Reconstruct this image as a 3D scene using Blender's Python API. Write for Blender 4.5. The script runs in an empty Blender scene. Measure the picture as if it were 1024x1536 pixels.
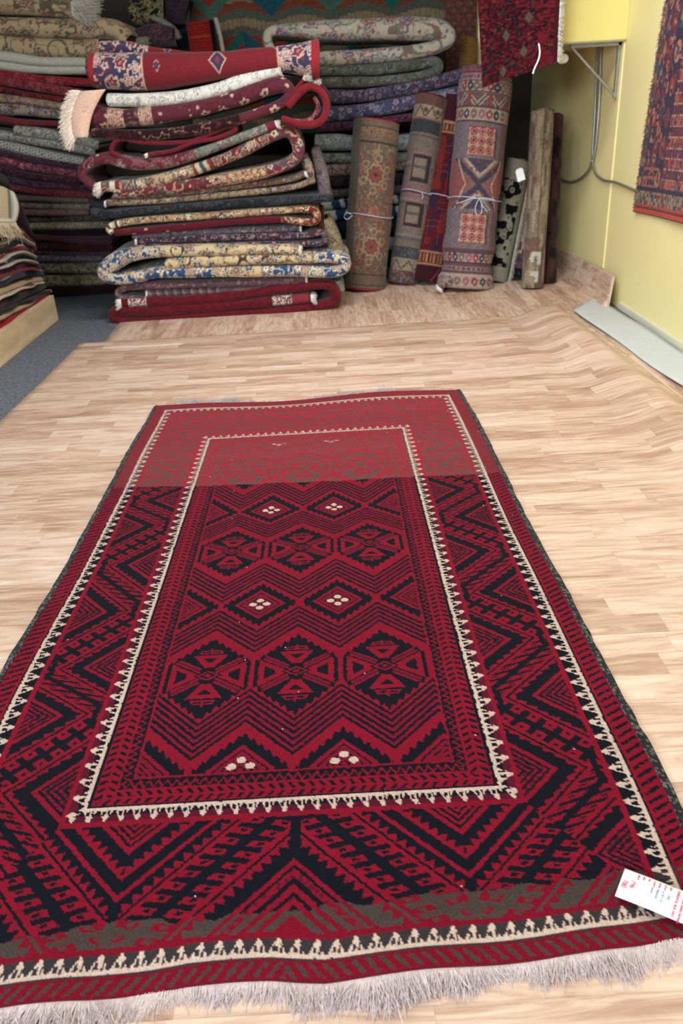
import bpy, math, random
import numpy as np
from mathutils import Vector, Matrix
random.seed(7); RNG = np.random.default_rng(7)
SC = bpy.context.scene
COL = SC.collection

# ------------------------------------------------------------------ camera
H = 1.3; FPX = 1195.0
_p = math.radians(27.0); _r = math.radians(-3.25)
_F = np.array([0, math.cos(_p), -math.sin(_p)])
_R0 = np.array([1.0, 0, 0]); _U0 = np.cross(_R0, _F)
_R = math.cos(_r)*_R0 + math.sin(_r)*_U0
_U = -math.sin(_r)*_R0 + math.cos(_r)*_U0
cd = bpy.data.cameras.new('camera'); cam = bpy.data.objects.new('camera', cd); COL.objects.link(cam)
M = Matrix(((_R[0], _U[0], -_F[0], 0), (_R[1], _U[1], -_F[1], 0), (_R[2], _U[2], -_F[2], H), (0, 0, 0, 1)))
cam.matrix_world = M
cd.sensor_fit = 'VERTICAL'; cd.sensor_height = 36.0; cd.sensor_width = 24.0
cd.lens = 36.0*FPX/1536.0
cd.clip_start = 0.05; cd.clip_end = 60
cd.dof.use_dof = True; cd.dof.focus_distance = 2.1; cd.dof.aperture_fstop = 5.0
SC.camera = cam
# ------------------------------------------------------------------ world, lights, exposure
SC.view_settings.view_transform = 'Standard'; SC.view_settings.look = 'None'
SC.view_settings.gamma = 1.0; SC.view_settings.use_curve_mapping = False
SC.view_settings.exposure = 0.50
w = bpy.data.worlds.new('world'); SC.world = w; w.use_nodes = True
bg = w.node_tree.nodes['Background']; bg.inputs[0].default_value = (0.74, 0.87, 1.0, 1); bg.inputs[1].default_value = 0.60

def area(name, loc, target, sx, sy, power, color):
    ld = bpy.data.lights.new(name, 'AREA'); ld.shape = 'RECTANGLE'; ld.size = sx; ld.size_y = sy
    ld.energy = power; ld.color = color
    o = bpy.data.objects.new(name, ld); COL.objects.link(o); o.location = loc
    o.rotation_euler = (Vector(target)-Vector(loc)).to_track_quat('-Z', 'Y').to_euler()
    return o
area('window_daylight', (-2.6, -2.6, 2.3), (0.2, 4.0, 0.0), 3.0, 1.8, 235, (0.84, 0.93, 1.0))
area('ceiling_tube_light', (0.1, 1.2, 2.82), (0.1, 1.2, 0), 2.4, 0.35, 30, (0.93, 0.97, 1.0))
area('ceiling_tube_light', (0.1, 4.1, 2.82), (0.1, 4.1, 0), 2.4, 0.35, 62, (0.93, 0.97, 1.0))

# ------------------------------------------------------------------ helpers
def ray(px, py):
    return _F*FPX + _R*(px-512) - _U*(py-768)
def at(px, py, Y=None, X=None, Z=None):
    d = ray(px, py)
    t = Y/d[1] if Y is not None else (X/d[0] if X is not None else (Z-H)/d[2])
    return np.array([0, 0, H]) + d*t
def lin(h):
    if isinstance(h, str):
        c = np.array([int(h[i:i+2], 16) for i in (0, 2, 4)])/255.0
    else:
        c = np.array(h)/255.0
    return np.where(c <= 0.04045, c/12.92, ((c+0.055)/1.055)**2.4)
def hsh(i, j, s=0):
    v = np.sin(np.asarray(i)*127.1 + np.asarray(j)*311.7 + s*74.7)*43758.5453
    return v-np.floor(v)
def vn(x, y, s=0):
    x = np.asarray(x, float); y = np.asarray(y, float)
    xi = np.floor(x); yi = np.floor(y); fx = x-xi; fy = y-yi
    fx = fx*fx*(3-2*fx); fy = fy*fy*(3-2*fy)
    a = hsh(xi, yi, s); b = hsh(xi+1, yi, s); c = hsh(xi, yi+1, s); d = hsh(xi+1, yi+1, s)
    return (a*(1-fx)+b*fx)*(1-fy)+(c*(1-fx)+d*fx)*fy
def put(c, m, k):
    c[m] = k

def mesh_np(name, V, quads, col=None, ngons=(), smooth=True):
    """V (n,3), quads (m,4)"""
    me = bpy.data.meshes.new(name)
    quads = np.asarray(quads, dtype=np.int32).reshape(-1, 4)
    loops = [quads.ravel()]; tot = [np.full(len(quads), 4, np.int32)]
    for g in ngons:
        loops.append(np.asarray(g, np.int32)); tot.append(np.array([len(g)], np.int32))
    L = np.concatenate(loops); T = np.concatenate(tot); S = np.concatenate([[0], np.cumsum(T)[:-1]]).astype(np.int32)
    me.vertices.add(len(V)); me.vertices.foreach_set('co', np.asarray(V, np.float32).ravel())
    me.loops.add(len(L)); me.loops.foreach_set('vertex_index', L)
    me.polygons.add(len(T)); me.polygons.foreach_set('loop_start', S)
    me.update(calc_edges=True)
    if smooth:
        me.polygons.foreach_set('use_smooth', np.ones(len(T), bool))
    if col is not None:
        a = me.color_attributes.new('Col', 'FLOAT_COLOR', 'POINT')
        c4 = np.ones((len(V), 4), np.float32); c4[:, :3] = col
        a.data.foreach_set('color', c4.ravel())
    me.validate(); me.update()
    return me
def grid_quads(n, m, close_v=False, off=0):
    i = np.arange(n-1)[:, None]; mm = m if close_v else m-1
    j = np.arange(mm)[None, :]; j2 = (j+1) % m
    return np.stack([i*m+j, i*m+j2, (i+1)*m+j2, (i+1)*m+j], -1).reshape(-1, 4)+off

def link(name, me, m, parent=None, label=None, cat=None, group=None, kind=None, base=None):
    """ONE mesh object; world-space vertices are moved to a local origin at the thing's base"""
    o = bpy.data.objects.new(name, me); COL.objects.link(o)
    if m is not None:
        me.materials.clear(); me.materials.append(m)
    n = len(me.vertices); co = np.empty(n*3, np.float32); me.vertices.foreach_get('co', co); co = co.reshape(-1, 3)
    if parent is not None:
        org = np.array(parent['_org'])
    else:
        org = np.array([co[:, 0].mean(), co[:, 1].mean(), co[:, 2].min()]) if base is None else np.array(base, float)
        o.location = org.tolist()
    co = co-org; me.vertices.foreach_set('co', co.astype(np.float32).ravel()); me.update()
    o['_org'] = [float(v) for v in org]
    if parent is not None: o.parent = parent
    if label: o['label'] = label
    if cat: o['category'] = cat
    if group: o['group'] = group
    if kind: o['kind'] = kind
    return o
def empty(name, loc, label, cat, group=None):
    o = bpy.data.objects.new(name, None); COL.objects.link(o); o.location = [float(v) for v in loc]
    o.empty_display_size = 0.1
    o['_org'] = [float(v) for v in loc]; o['label'] = label; o['category'] = cat
    if group: o['group'] = group
    return o
def box_mesh(name, x0, x1, y0, y1, z0, z1, bevel=0.0):
    import bmesh
    bm = bmesh.new(); bmesh.ops.create_cube(bm, size=1)
    for v in bm.verts:
        v.co = Vector(((x0+x1)/2+v.co.x*(x1-x0), (y0+y1)/2+v.co.y*(y1-y0), (z0+z1)/2+v.co.z*(z1-z0)))
    if bevel: bmesh.ops.bevel(bm, geom=bm.edges[:], offset=bevel, segments=2, affect='EDGES')
    me = bpy.data.meshes.new(name); bm.to_mesh(me); bm.free(); return me
def catmull(P, n_per=12):
    P = np.asarray(P, float)
    Q = np.vstack([2*P[0]-P[1], P, 2*P[-1]-P[-2]]); out = []
    for i in range(1, len(Q)-2):
        t = np.linspace(0, 1, n_per, endpoint=False)[:, None]
        a, b, c, d = Q[i-1], Q[i], Q[i+1], Q[i+2]
        out.append(0.5*((2*b)+(-a+c)*t+(2*a-5*b+4*c-d)*t*t+(-a+3*b-3*c+d)*t**3))
    out.append(P[-1:]); return np.vstack(out)
def resample(P, ds, nd=3):
    d = np.r_[0, np.cumsum(np.linalg.norm(np.diff(P[:, :nd], axis=0), axis=1))]
    n = max(4, int(d[-1]/ds)+1); s = np.linspace(0, d[-1], n)
    return np.stack([np.interp(s, d, P[:, k]) for k in range(P.shape[1])], 1), s
def tube_mesh(name, pts, r, col=None, n=10, ds=0.02):
    P = catmull(pts, 8) if len(pts) > 2 else np.asarray(pts, float)
    P, s = resample(P, ds)
    T = np.gradient(P, axis=0); T /= np.linalg.norm(T, axis=1)[:, None]
    ref = np.array([0.13, 0.21, 0.97]) if abs(T[:, 2]).mean() < .8 else np.array([1.0, 0.1, 0])
    N = np.cross(T, ref); N /= np.linalg.norm(N, axis=1)[:, None]; B = np.cross(T, N)
    a = np.linspace(0, 2*math.pi, n, endpoint=False)
    V = P[:, None]+r*(np.cos(a)[None, :, None]*N[:, None]+np.sin(a)[None, :, None]*B[:, None])
    k = len(P)
    c = None if col is None else np.tile(col, (k*n, 1))
    return mesh_np(name, V.reshape(-1, 3), grid_quads(k, n, True), c, [list(range(n)), list(range((k-1)*n, k*n))[::-1]])

# ------------------------------------------------------------------ materials
def newmat(name):
    m = bpy.data.materials.new(name); m.use_nodes = True; nt = m.node_tree
    b = nt.nodes['Principled BSDF']; return m, nt, b
def N(nt, t, **k):
    n = nt.nodes.new(t)
    for a, v in k.items(): setattr(n, a, v)
    return n
def math_n(nt, op, a, b=None, c=None):
    n = nt.nodes.new('ShaderNodeMath'); n.operation = op
    for i, v in enumerate((a, b, c)):
        if v is None: continue
        if isinstance(v, (int, float)): n.inputs[i].default_value = v
        else: nt.links.new(v, n.inputs[i])
    return n.outputs[0]
def wool(name, scale=260, bump=0.35, sheen=0.25, dist=0.0015, var=0.45):
    m, nt, b = newmat(name)
    at_ = N(nt, 'ShaderNodeAttribute', attribute_name='Col')
    tc = N(nt, 'ShaderNodeTexCoord')
    nz = N(nt, 'ShaderNodeTexNoise'); nz.inputs['Scale'].default_value = scale; nz.inputs['Detail'].default_value = 3
    nt.links.new(tc.outputs['Object'], nz.inputs['Vector'])
    mr = N(nt, 'ShaderNodeMapRange'); mr.inputs['To Min'].default_value = 1-var; mr.inputs['To Max'].default_value = 1+var
    nt.links.new(nz.outputs[0], mr.inputs['Value'])
    mx = N(nt, 'ShaderNodeVectorMath', operation='SCALE')
    nt.links.new(at_.outputs['Color'], mx.inputs[0]); nt.links.new(mr.outputs[0], mx.inputs['Scale'])
    nt.links.new(mx.outputs[0], b.inputs['Base Color'])
    b.inputs['Roughness'].default_value = 0.95; b.inputs['Specular IOR Level'].default_value = 0.06
    b.inputs['Sheen Weight'].default_value = sheen; b.inputs['Sheen Roughness'].default_value = 0.5
    bp = N(nt, 'ShaderNodeBump'); bp.inputs['Strength'].default_value = bump; bp.inputs['Distance'].default_value = dist
    nt.links.new(nz.outputs[0], bp.inputs['Height']); nt.links.new(bp.outputs[0], b.inputs['Normal'])
    return m
WOOL = wool('woven_wool', 170, 0.5, 0.12, 0.003)
PILE = wool('rug_pile', 420, 0.6, 0.03, 0.002, 0.6)
FRINGE = wool('cotton_fringe', 300, 0.2, 0.1, 0.001, 0.2)
def plain(name, h, rough=0.6, var=0.12, scale=8, bump=0.0, metal=0.0, spec=0.4, stretch=None):
    m, nt, b = newmat(name)
    tc = N(nt, 'ShaderNodeTexCoord'); nz = N(nt, 'ShaderNodeTexNoise'); nz.inputs['Scale'].default_value = scale; nz.inputs['Detail'].default_value = 5
    src = tc.outputs['Object']
    if stretch:
        mp = N(nt, 'ShaderNodeMapping'); mp.inputs['Scale'].default_value = stretch; nt.links.new(src, mp.inputs[0]); src = mp.outputs[0]
    nt.links.new(src, nz.inputs['Vector'])
    c = lin(h); r = N(nt, 'ShaderNodeValToRGB')
    r.color_ramp.elements[0].position = 0.3; r.color_ramp.elements[1].position = 0.7
    r.color_ramp.elements[0].color = (*(c*(1-var)), 1); r.color_ramp.elements[1].color = (*np.minimum(1, c*(1+var)), 1)
    nt.links.new(nz.outputs[0], r.inputs[0]); nt.links.new(r.outputs[0], b.inputs['Base Color'])
    b.inputs['Roughness'].default_value = rough; b.inputs['Metallic'].default_value = metal; b.inputs['Specular IOR Level'].default_value = spec
    if bump:
        bp = N(nt, 'ShaderNodeBump'); bp.inputs['Strength'].default_value = bump; bp.inputs['Distance'].default_value = 0.004
        nt.links.new(nz.outputs[0], bp.inputs['Height']); nt.links.new(bp.outputs[0], b.inputs['Normal'])
    return m
def vinyl(name, along_x=True, tint=1.0, strip=0.086, length=0.43):
    """printed three-strip wood vinyl: staggered strips, each with its own tone, streaked with grain"""
    m, nt, b = newmat(name)
    uv = N(nt, 'ShaderNodeUVMap', uv_map='UVMap'); sep = N(nt, 'ShaderNodeSeparateXYZ'); nt.links.new(uv.outputs[0], sep.inputs[0])
    u, v = (sep.outputs[0], sep.outputs[1]) if along_x else (sep.outputs[1], sep.outputs[0])
    row = math_n(nt, 'FLOOR', math_n(nt, 'DIVIDE', v, strip))
    wn = N(nt, 'ShaderNodeTexWhiteNoise', noise_dimensions='1D'); nt.links.new(row, wn.inputs['W'])
    uu = math_n(nt, 'ADD', math_n(nt, 'DIVIDE', u, length), math_n(nt, 'MULTIPLY', wn.outputs['Value'], 7.3))
    colm = math_n(nt, 'FLOOR', uu)
    cx = N(nt, 'ShaderNodeCombineXYZ'); nt.links.new(row, cx.inputs[0]); nt.links.new(colm, cx.inputs[1])
    w2 = N(nt, 'ShaderNodeTexWhiteNoise', noise_dimensions='2D'); nt.links.new(cx.outputs[0], w2.inputs['Vector'])
    rnd = w2.outputs['Value']
    # grain
    gx = N(nt, 'ShaderNodeCombineXYZ')
    nt.links.new(math_n(nt, 'MULTIPLY', u, 3.4), gx.inputs[0]); nt.links.new(math_n(nt, 'MULTIPLY', v, 26.0), gx.inputs[1])
    nt.links.new(math_n(nt, 'MULTIPLY', rnd, 31.0), gx.inputs[2])
    g = N(nt, 'ShaderNodeTexNoise'); g.inputs['Scale'].default_value = 1.0; g.inputs['Detail'].default_value = 6; g.inputs['Roughness'].default_value = 0.6; g.inputs['Distortion'].default_value = 1.5
    nt.links.new(gx.outputs[0], g.inputs['Vector'])
    gf = N(nt, 'ShaderNodeCombineXYZ')
    nt.links.new(math_n(nt, 'MULTIPLY', u, 14.0), gf.inputs[0]); nt.links.new(math_n(nt, 'MULTIPLY', v, 260.0), gf.inputs[1])
    nt.links.new(math_n(nt, 'MULTIPLY', rnd, 13.0), gf.inputs[2])
    g2 = N(nt, 'ShaderNodeTexNoise'); g2.inputs['Scale'].default_value = 1.0; g2.inputs['Detail'].default_value = 3
    nt.links.new(gf.outputs[0], g2.inputs['Vector'])
    val = math_n(nt, 'ADD', math_n(nt, 'MULTIPLY', rnd, 0.28), math_n(nt, 'ADD', math_n(nt, 'MULTIPLY', g.outputs[0], 1.15), math_n(nt, 'MULTIPLY', g2.outputs[0], 0.16)))
    val = math_n(nt, 'SUBTRACT', val, 0.40)
    r = N(nt, 'ShaderNodeValToRGB'); cr = r.color_ramp
    stops = [(0.0, '96745f'), (0.25, 'b5937c'), (0.45, 'd0b29c'), (0.7, 'e0c9b6'), (1.0, 'ecdbce')]
    cr.elements[0].position = 0; cr.elements[0].color = (*(lin(stops[0][1])*tint), 1)
    cr.elements[1].position = 1; cr.elements[1].color = (*(lin(stops[-1][1])*tint), 1)
    for p, h in stops[1:-1]:
        e = cr.elements.new(p); e.color = (*(lin(h)*tint), 1)
    nt.links.new(val, r.inputs[0])
    # seams
    fv = math_n(nt, 'FRACT', math_n(nt, 'DIVIDE', v, strip)); fu = math_n(nt, 'FRACT', uu)
    s1 = math_n(nt, 'LESS_THAN', fv, 0.022); s2 = math_n(nt, 'LESS_THAN', fu, 0.004)
    seam = math_n(nt, 'MULTIPLY', math_n(nt, 'MAXIMUM', s1, s2), 0.22)
    mx = N(nt, 'ShaderNodeMix', data_type='RGBA'); nt.links.new(seam, mx.inputs[0]); nt.links.new(r.outputs[0], mx.inputs[6]); mx.inputs[7].default_value = (*lin('7a5535'), 1)
    nt.links.new(mx.outputs[2], b.inputs['Base Color'])
    b.inputs['Roughness'].default_value = 0.36; b.inputs['Specular IOR Level'].default_value = 0.4
    return m
def add_uv(me, uvv):
    """per-vertex uv (n,2)"""
    l = me.uv_layers.new(name='UVMap'); vi = np.empty(len(me.loops), np.int32); me.loops.foreach_get('vertex_index', vi)
    l.data.foreach_set('uv', np.asarray(uvv, np.float32)[vi].ravel())

YEL = plain('yellow_wall_paint', 'f3e5a6', 0.55, 0.02, 3, 0.05)
YELB = plain('yellow_bulkhead_paint', 'e4d583', 0.55, 0.03, 3, 0.05)
CARPET = plain('blue_grey_carpet', '63666e', 0.95, 0.5, 75, 0.8)
DARKW = plain('dark_store_wall', '3a352f', 0.9, 0.1, 3)
CEIL = plain('ceiling_board', 'b9b5aa', 0.9, 0.05, 3)
BARE = plain('bare_plywood', 'dcc09c', 0.6, 0.22, 2.5, 0.1, stretch=(1, 1.2, 5))
STEEL = plain('galvanised_steel', 'a3a199', 0.4, 0.08, 20, metal=0.6)
GREYB = plain('vinyl_backing', 'c6cbcb', 0.6, 0.03, 9)
WHITE = plain('white_paper', 'f2f4f8', 0.7, 0.01, 9)
TRIMW = plain('white_trim', 'dcd9c4', 0.5, 0.03, 9)
REDINK = plain('red_ink', 'd2455f', 0.7, 0.1, 9)
GREYINK = plain('pencil_grey', '8d93a5', 0.7, 0.1, 9)
STRING = plain('blue_white_string', 'b9c3dd', 0.6, 0.15, 60)
VIN1 = vinyl('wood_vinyl'); VIN2 = vinyl('wood_vinyl_lower', False, 1.08)
MUST = plain('mustard_wool', '8a5f28', 0.95, 0.25, 60, 0.5)
DMAR = plain('dark_underlay', '3b2226', 0.95, 0.25, 60, 0.5)

# ------------------------------------------------------------------ setting
link('floor', box_mesh('floor', -3.4, 1.95, -1.0, 8.2, -0.05, 0), CARPET, kind='structure')
link('wall_right', box_mesh('wall_right', 1.93, 2.05, -1.0, 8.2, 0, 2.9), YEL, kind='structure')
link('wall_back', box_mesh('wall_back', -3.4, 2.05, 8.1, 8.2, 0, 2.9), DARKW, kind='structure')
link('wall_left', box_mesh('wall_left', -3.5, -3.4, -1.0, 8.2, 0, 2.9), DARKW, kind='structure')
link('ceiling', box_mesh('ceiling', -3.5, 2.05, -1.0, 8.2, 2.9, 3.0), CEIL, kind='structure')
link('trim_1', box_mesh('trim_1', 1.922, 1.932, 5.70, 5.745, 0.19, 2.9, 0.002), YEL, kind='structure')
link('trim_2', box_mesh('trim_2', 1.47, 1.932, 5.68, 8.1, 1.575, 2.9, 0.004), YELB, kind='structure')      # boxed-in bulkhead
link('baseboard_right', box_mesh('baseboard_right', 1.915, 1.932, 1.5, 5.30, 0, 0.045, 0.003), TRIMW, kind='structure')
link('trim_3', box_mesh('trim_3', 1.315, 1.395, 7.42, 7.50, 0, 2.9, 0.004), YEL, kind='structure')      # square post

# ---- lower vinyl sheet: planks run away from the camera, right side climbs the wall
def lower_vinyl():
    ys = np.linspace(5.33, 7.75, 90); ys = np.r_[np.linspace(2.2, 5.32, 30), ys]
    s = np.r_[np.linspace(-1.5, 1.70, 40), np.linspace(1.72, 2.035, 26)]
    V = []; UV = []
    for y in ys:
        left = -1.485 - 0.02*(y-5.2)
        crease = 1.80+0.04*(y-5.6) if y >= 5.33 else 1.82
        for q in s:
            qq = left+(q+1.5)*(1.70-left)/(3.2) if q <= 1.70 else q
            if y < 5.33:                                   # cut back here, lies flat
                x = min(qq, 1.86); z = 0.004+0.0001*math.sin(9*y)
            else:
                a = max(0, qq-crease)
                L = 0.06
                if a <= 0: x, z = qq, 0.004
                elif a < L: x = crease+L*0.75*math.sin(a/L*1.25); z = 0.004+L*0.75*(1-math.cos(a/L*1.25))
                else:
                    x0 = crease+L*0.75*math.sin(1.25); z0 = 0.004+L*0.75*(1-math.cos(1.25))
                    x = x0+(a-L)*0.34; z = z0+(a-L)*0.94
                    wob = 0.012*math.sin((z)*26)*math.exp(-(y-5.33)*5)
                    x = min(x+wob, 1.922)
            V.append((x, y, z)); UV.append((qq, y))
    n, m = len(ys), len(s)
    me = mesh_np('vinyl_sheet', np.array(V), grid_quads(n, m)[:, ::-1])
    add_uv(me, UV)
    o = link('vinyl_sheet', me, VIN2, label='older wood vinyl sheet under the rolls, its edge curling up the yellow wall', cat='vinyl flooring')
    md = o.modifiers.new('thick', 'SOLIDIFY'); md.thickness = 0.003; md.offset = -1
    o.data.materials.append(GREYB); md.material_offset_rim = 1
    return o
lower_vinyl()
# ---- top vinyl sheet: planks run across, right edge buckles into a long ridge
def top_vinyl():
    ys = np.linspace(-0.9, 5.17, 330); xs = np.r_[np.linspace(-1.64, 1.0, 60), np.linspace(1.01, 1.60, 70)]
    Y, X = np.meshgrid(ys, xs, indexing='ij')
    amp = np.interp(Y, [0, 2.0, 3.4, 4.6, 5.17], [0.0, 0.02, 0.055, 0.068, 0.066])
    cx = np.interp(Y, [0, 3.2, 4.2, 5.17], [1.47, 1.45, 1.445, 1.44])+0.012*np.sin(Y*2.3)
    t = np.clip((X-(cx-0.26))/0.26, 0, 1); up = t*t*(3-2*t)
    t2 = np.clip((X-cx)/0.15, 0, 1); dn = 1-t2*t2*(3-2*t2)
    Z = 0.0065+amp*up*dn*(1+0.10*np.sin(Y*4.3+1)+0.06*np.sin(Y*9))
    Z += 0.010*np.exp(-((X-(cx-0.38))/0.09)**2)*np.clip((Y-2.8)/1.5, 0, 1)*(0.6+0.4*np.sin(Y*3.1))
    Z += 0.0006*(vn(X*2, Y*2, 3)-0.5)*2
    XX = X+0.010*np.sin(Y*1.7)*(X < -1.2)+np.where(Y > 4.9, 0, 0)
    YY = Y+np.where(Y > 5.0, 0.02*np.sin(X*1.3), 0)+(Y/5.17)**8*0.0
    V = np.stack([XX, YY, Z], -1).reshape(-1, 3)
    me = mesh_np('vinyl_sheet', V, grid_quads(len(ys), len(xs))[:, ::-1]); add_uv(me, np.stack([X, Y], -1).reshape(-1, 2))
    o = link('vinyl_sheet', me, VIN1, label='large light wood-look vinyl sheet the red rug lies on, with a buckled right side', cat='vinyl flooring')
    md = o.modifiers.new('thick', 'SOLIDIFY'); md.thickness = 0.006; md.offset = -1
    o.data.materials.append(GREYB); md.material_offset_rim = 1
top_vinyl()
# ---- grey backing strip turned upside down along the wall
def grey_strip():
    ys = np.linspace(1.8, 5.56, 120); n = 9; V = []
    for y in ys:
        xl = np.interp(y, [1.8, 3.6, 4.3, 5.1, 5.25, 5.56], [1.70, 1.665, 1.64, 1.605, 1.60, 1.83])
        xr = np.interp(y, [1.8, 4.2, 5.3, 5.56], [1.905, 1.903, 1.88, 1.835])
        for k in range(n):
            f = k/(n-1); x = xl+(xr-xl)*f
            z = 0.012+0.010*(1-f)*(0.7+0.5*math.sin(y*4.1))+0.004*math.sin(y*7)*f
            V.append((x+0.006*math.sin(y*6)*(1-f), y, z))
    me = mesh_np('vinyl_offcut', np.array(V), grid_quads(len(ys), n)[:, ::-1])
    o = link('vinyl_offcut', me, GREYB, label='pale grey strip of vinyl backing lying face down along the foot of the yellow wall', cat='vinyl offcut')
    md = o.modifiers.new('thick', 'SOLIDIFY'); md.thickness = 0.003; md.offset = -1
grey_strip()

# ------------------------------------------------------------------ the big red rug
XC = -0.136; UW = 0.757
YN, YF = 0.815, 3.770
CANON = [.343, .374, .42, .428, .465, .473, .656, .668, .703, .709, .757]
NEAR = [1.297, 1.262, 1.222, 1.217, 1.180, 1.171, .902, .890, .855, .850, .815]
FAR = [3.197, 3.222, 3.29, 3.297, 3.335, 3.345, 3.655, 3.665, 3.70, 3.707, 3.77]
HEXY = [1.637, 2.280, 2.935]; DIAY = [1.303, 1.953, 2.559, 3.197]
def rug_colors(U, Y):
    RED = lin((119, 11, 33)); BLK = lin((13, 15, 23)); WINE = lin((78, 14, 34)); CREAM = lin((184, 160, 146))
    Uo, Yo = U, Y
    U = Uo+.0030*(vn(Uo*170, Yo*170, 31)-.5); Y = Yo+.0030*(vn(Uo*170, Yo*170, 32)-.5)
    c = np.empty(U.shape+(3,)); c[:] = RED
    is_blk = np.zeros(U.shape, bool); is_wine = np.zeros(U.shape, bool); is_cream = np.zeros(U.shape, bool)
    ks = np.abs(U)
    kn = np.interp(-Y, [-v for v in NEAR], CANON, left=0)
    kf = np.interp(Y, FAR, CANON, left=0)
    k = np.maximum(ks, np.maximum(kn, kf)); side = (ks >= kn) & (ks >= kf)
    along = np.where(side, Y, U); per = np.where(side, 0.047, 0.0335)
    jag = (hsh(np.floor(U/.004), np.floor(Y/.004), 5)-.5)
    # -------- field
    F = k < .343
    ym = np.array(DIAY); hm = np.array(HEXY)
    # normalised distance from the nearest diamond row
    e = np.zeros(U.shape); vh = np.zeros(U.shape)
    mids = sorted([(d, 'd') for d in DIAY]+[(h, 'h') for h in HEXY])
    for (a, ta), (b, tb) in zip(mids[:-1], mids[1:]):
        m = (Y >= a) & (Y <= b); d = a if ta == 'd' else b; h = b if ta == 'd' else a
        e[m] = np.abs(Y[m]-d)/abs(h-d)*.332; vh[m] = (Y[m]-h)/abs(h-d)*.332
    P = .227; fx = (U+.003)/P; hx = (fx-np.round(fx))*P                 # offset from hexagon column
    tri = np.abs(hx)/(P/2)
    q = e-.117*tri
    saw = np.abs(((U/.0185) % 1)-.5)*2                                   # 0..1 serration
    sm = lambda a, b: (q > a) & (q <= b)
    blk = np.zeros(U.shape, bool); wine = np.zeros(U.shape, bool); cream = np.zeros(U.shape, bool)
    # stripes between
    lowr = Y < HEXY[0]
    for a, b_ in ((.026, .040), (.049, .062), (.072, .084), (.095, .106), (.119, .128), (.9, .150)):
        aa_ = np.where(lowr, b_, a); blk |= np.abs(q-aa_) < .0057
    rosy = F & (q > np.where(lowr, .036, .022)) & (q < np.where(lowr, .152, .122))
    # serrated diamond ring
    blk |= (q < -.012+.016*saw) & (q > -.040)
    blk |= sm(-.060, -.054)
    rosy |= F & (q < -.058)
    ln = (q < -.066) & ((((q+.066)/.0145) % 1) < .42) & (hsh(np.floor(U/.011), np.floor(Y/.011), 21) < .8)
    blk |= ln
    blk &= ~((np.abs(hx) < .0075))| (q > .015)
    # flowers
    dx = P/2-np.abs(hx)
    e = np.where(Y < 1.45, e-.010, e)
    for (px_, py_) in ((0, .019), (.0205, 0)):
        fl = (np.abs(U) < .2) & (((dx-px_)/.0105)**2+((e-py_)/.0095)**2 < 1)
        cream |= fl & F & (tri > .6)
    # hexagon
    hexa = q > .158
    hb = hexa & (q > .160+.016*(1-saw))
    ax = np.abs(hx); av = np.abs(vh)
    body = hb & (ax < .1075); blk = np.where(hexa, body, blk); wine &= ~hexa
    t = av-.70*ax
    red = np.zeros(U.shape, bool)
    bodyM = body & (ax < .0965)
    # side triangles: frame red, black heart
    st = bodyM & (t < -.012) & (ax > .030) & (ax < .0965)
    core = (t < -.030) & (ax > .054) & (ax < .082)
    red |= st & ~core
    # diagonal bars
    red |= bodyM & (t > -.006) & (t < .000) & (ax < .088)
    red |= bodyM & (t > .011) & (t < .017) & (ax < .080) & (ax > .018)
    wine |= bodyM & (t >= .000) & (t <= .011) & (ax < .085) & (ax > .02)
    # top and bottom trapezoids
    tp = bodyM & (av > .034) & (av < .088) & (ax < .008+(av-.034)*.62+.004)
    hole = (av > .056) & (av < .074) & (ax < (av-.052)*.85)
    red |= tp & ~hole
    # little comb above the trapezoid
    cb = bodyM & (av > .094) & (av < .118) & (ax < .034-(av-.094)*.6)
    red |= cb & ((np.abs(av-.097) < .0022) | (np.abs(av-.108) < .0022) | (ax < .003) | (np.abs(ax-.026) < .0025))
    # centre lozenge
    lz = np.abs(hx)/.030+av/.020
    m = bodyM & (lz < 1.25); red &= ~m; wine &= ~m
    red |= m & (((lz > .72) & (lz < 1.0)) | (lz < .35)); 
    blk = blk & ~red & ~wine
    sep = hexa & (ax >= .1075)
    blk &= ~sep
    is_blk |= F & blk; is_wine |= F & wine & ~blk; is_cream |= F & cream
    # -------- inner noise strip, herringbone, guards
    m = (k > .348) & (k < .372)
    zz = np.abs(((along/.020) % 1)-.5)*2*.016+.352
    is_blk |= m & ~((np.abs(k-zz-.002) < .0036))
    is_wine |= m & (hsh(np.floor(U/.006), np.floor(Y/.006), 9) < .22)
    m = (k > .376) & (k < .420); kc = np.abs(k-.398)
    hb_ = ((along+kc*.62)/.0215) % 1
    is_blk |= m & (hb_ < .42) & (kc > .0035) & (kc < .020)
    is_blk |= (k > .420) & (k < .4285)
    def dog(lo, hi, flip):
        """cream running-dog: a solid line at the base and hooked teeth"""
        b = (k-lo)/(hi-lo); b = 1-b if flip else b
        m = (k > lo) & (k < hi); a = (along/per) % 1
        solid = b < .20
        tooth = (np.abs(a-.5-.06*b) < .47*(1-(b-.10)*.96)) & (b >= .20)
        hole = (np.abs(a-.42) < .17*(1-b*.8)) & (b > .26) & (b < .62)
        slot = (a > .60+.12*b) & (a < .74+.10*b) & (b > .20) & (b < .66)
        crm = m & (solid | (tooth & ~hole & ~slot))
        return m, crm
    m, cm = dog(.4285, .4645, False); is_blk |= m & ~cm & (b_dark(k, .4285, .4645)); is_wine |= m & ~cm; is_cream |= cm
    m, cm = dog(.667, .7025, True); is_blk |= m & ~cm; is_cream |= cm
    is_blk |= (k > .7025) & (k < .7075)
    # outermost dashes
    m = (k > .714) & (k < .750)
    ds = ((along+np.where(U > 0, -1, 1)*(k-.732)*.55)/.0235) % 1
    is_blk |= m & (ds < .40) & (hsh(np.floor(U/.004), np.floor(Y/.004), 3) < .93)
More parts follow.
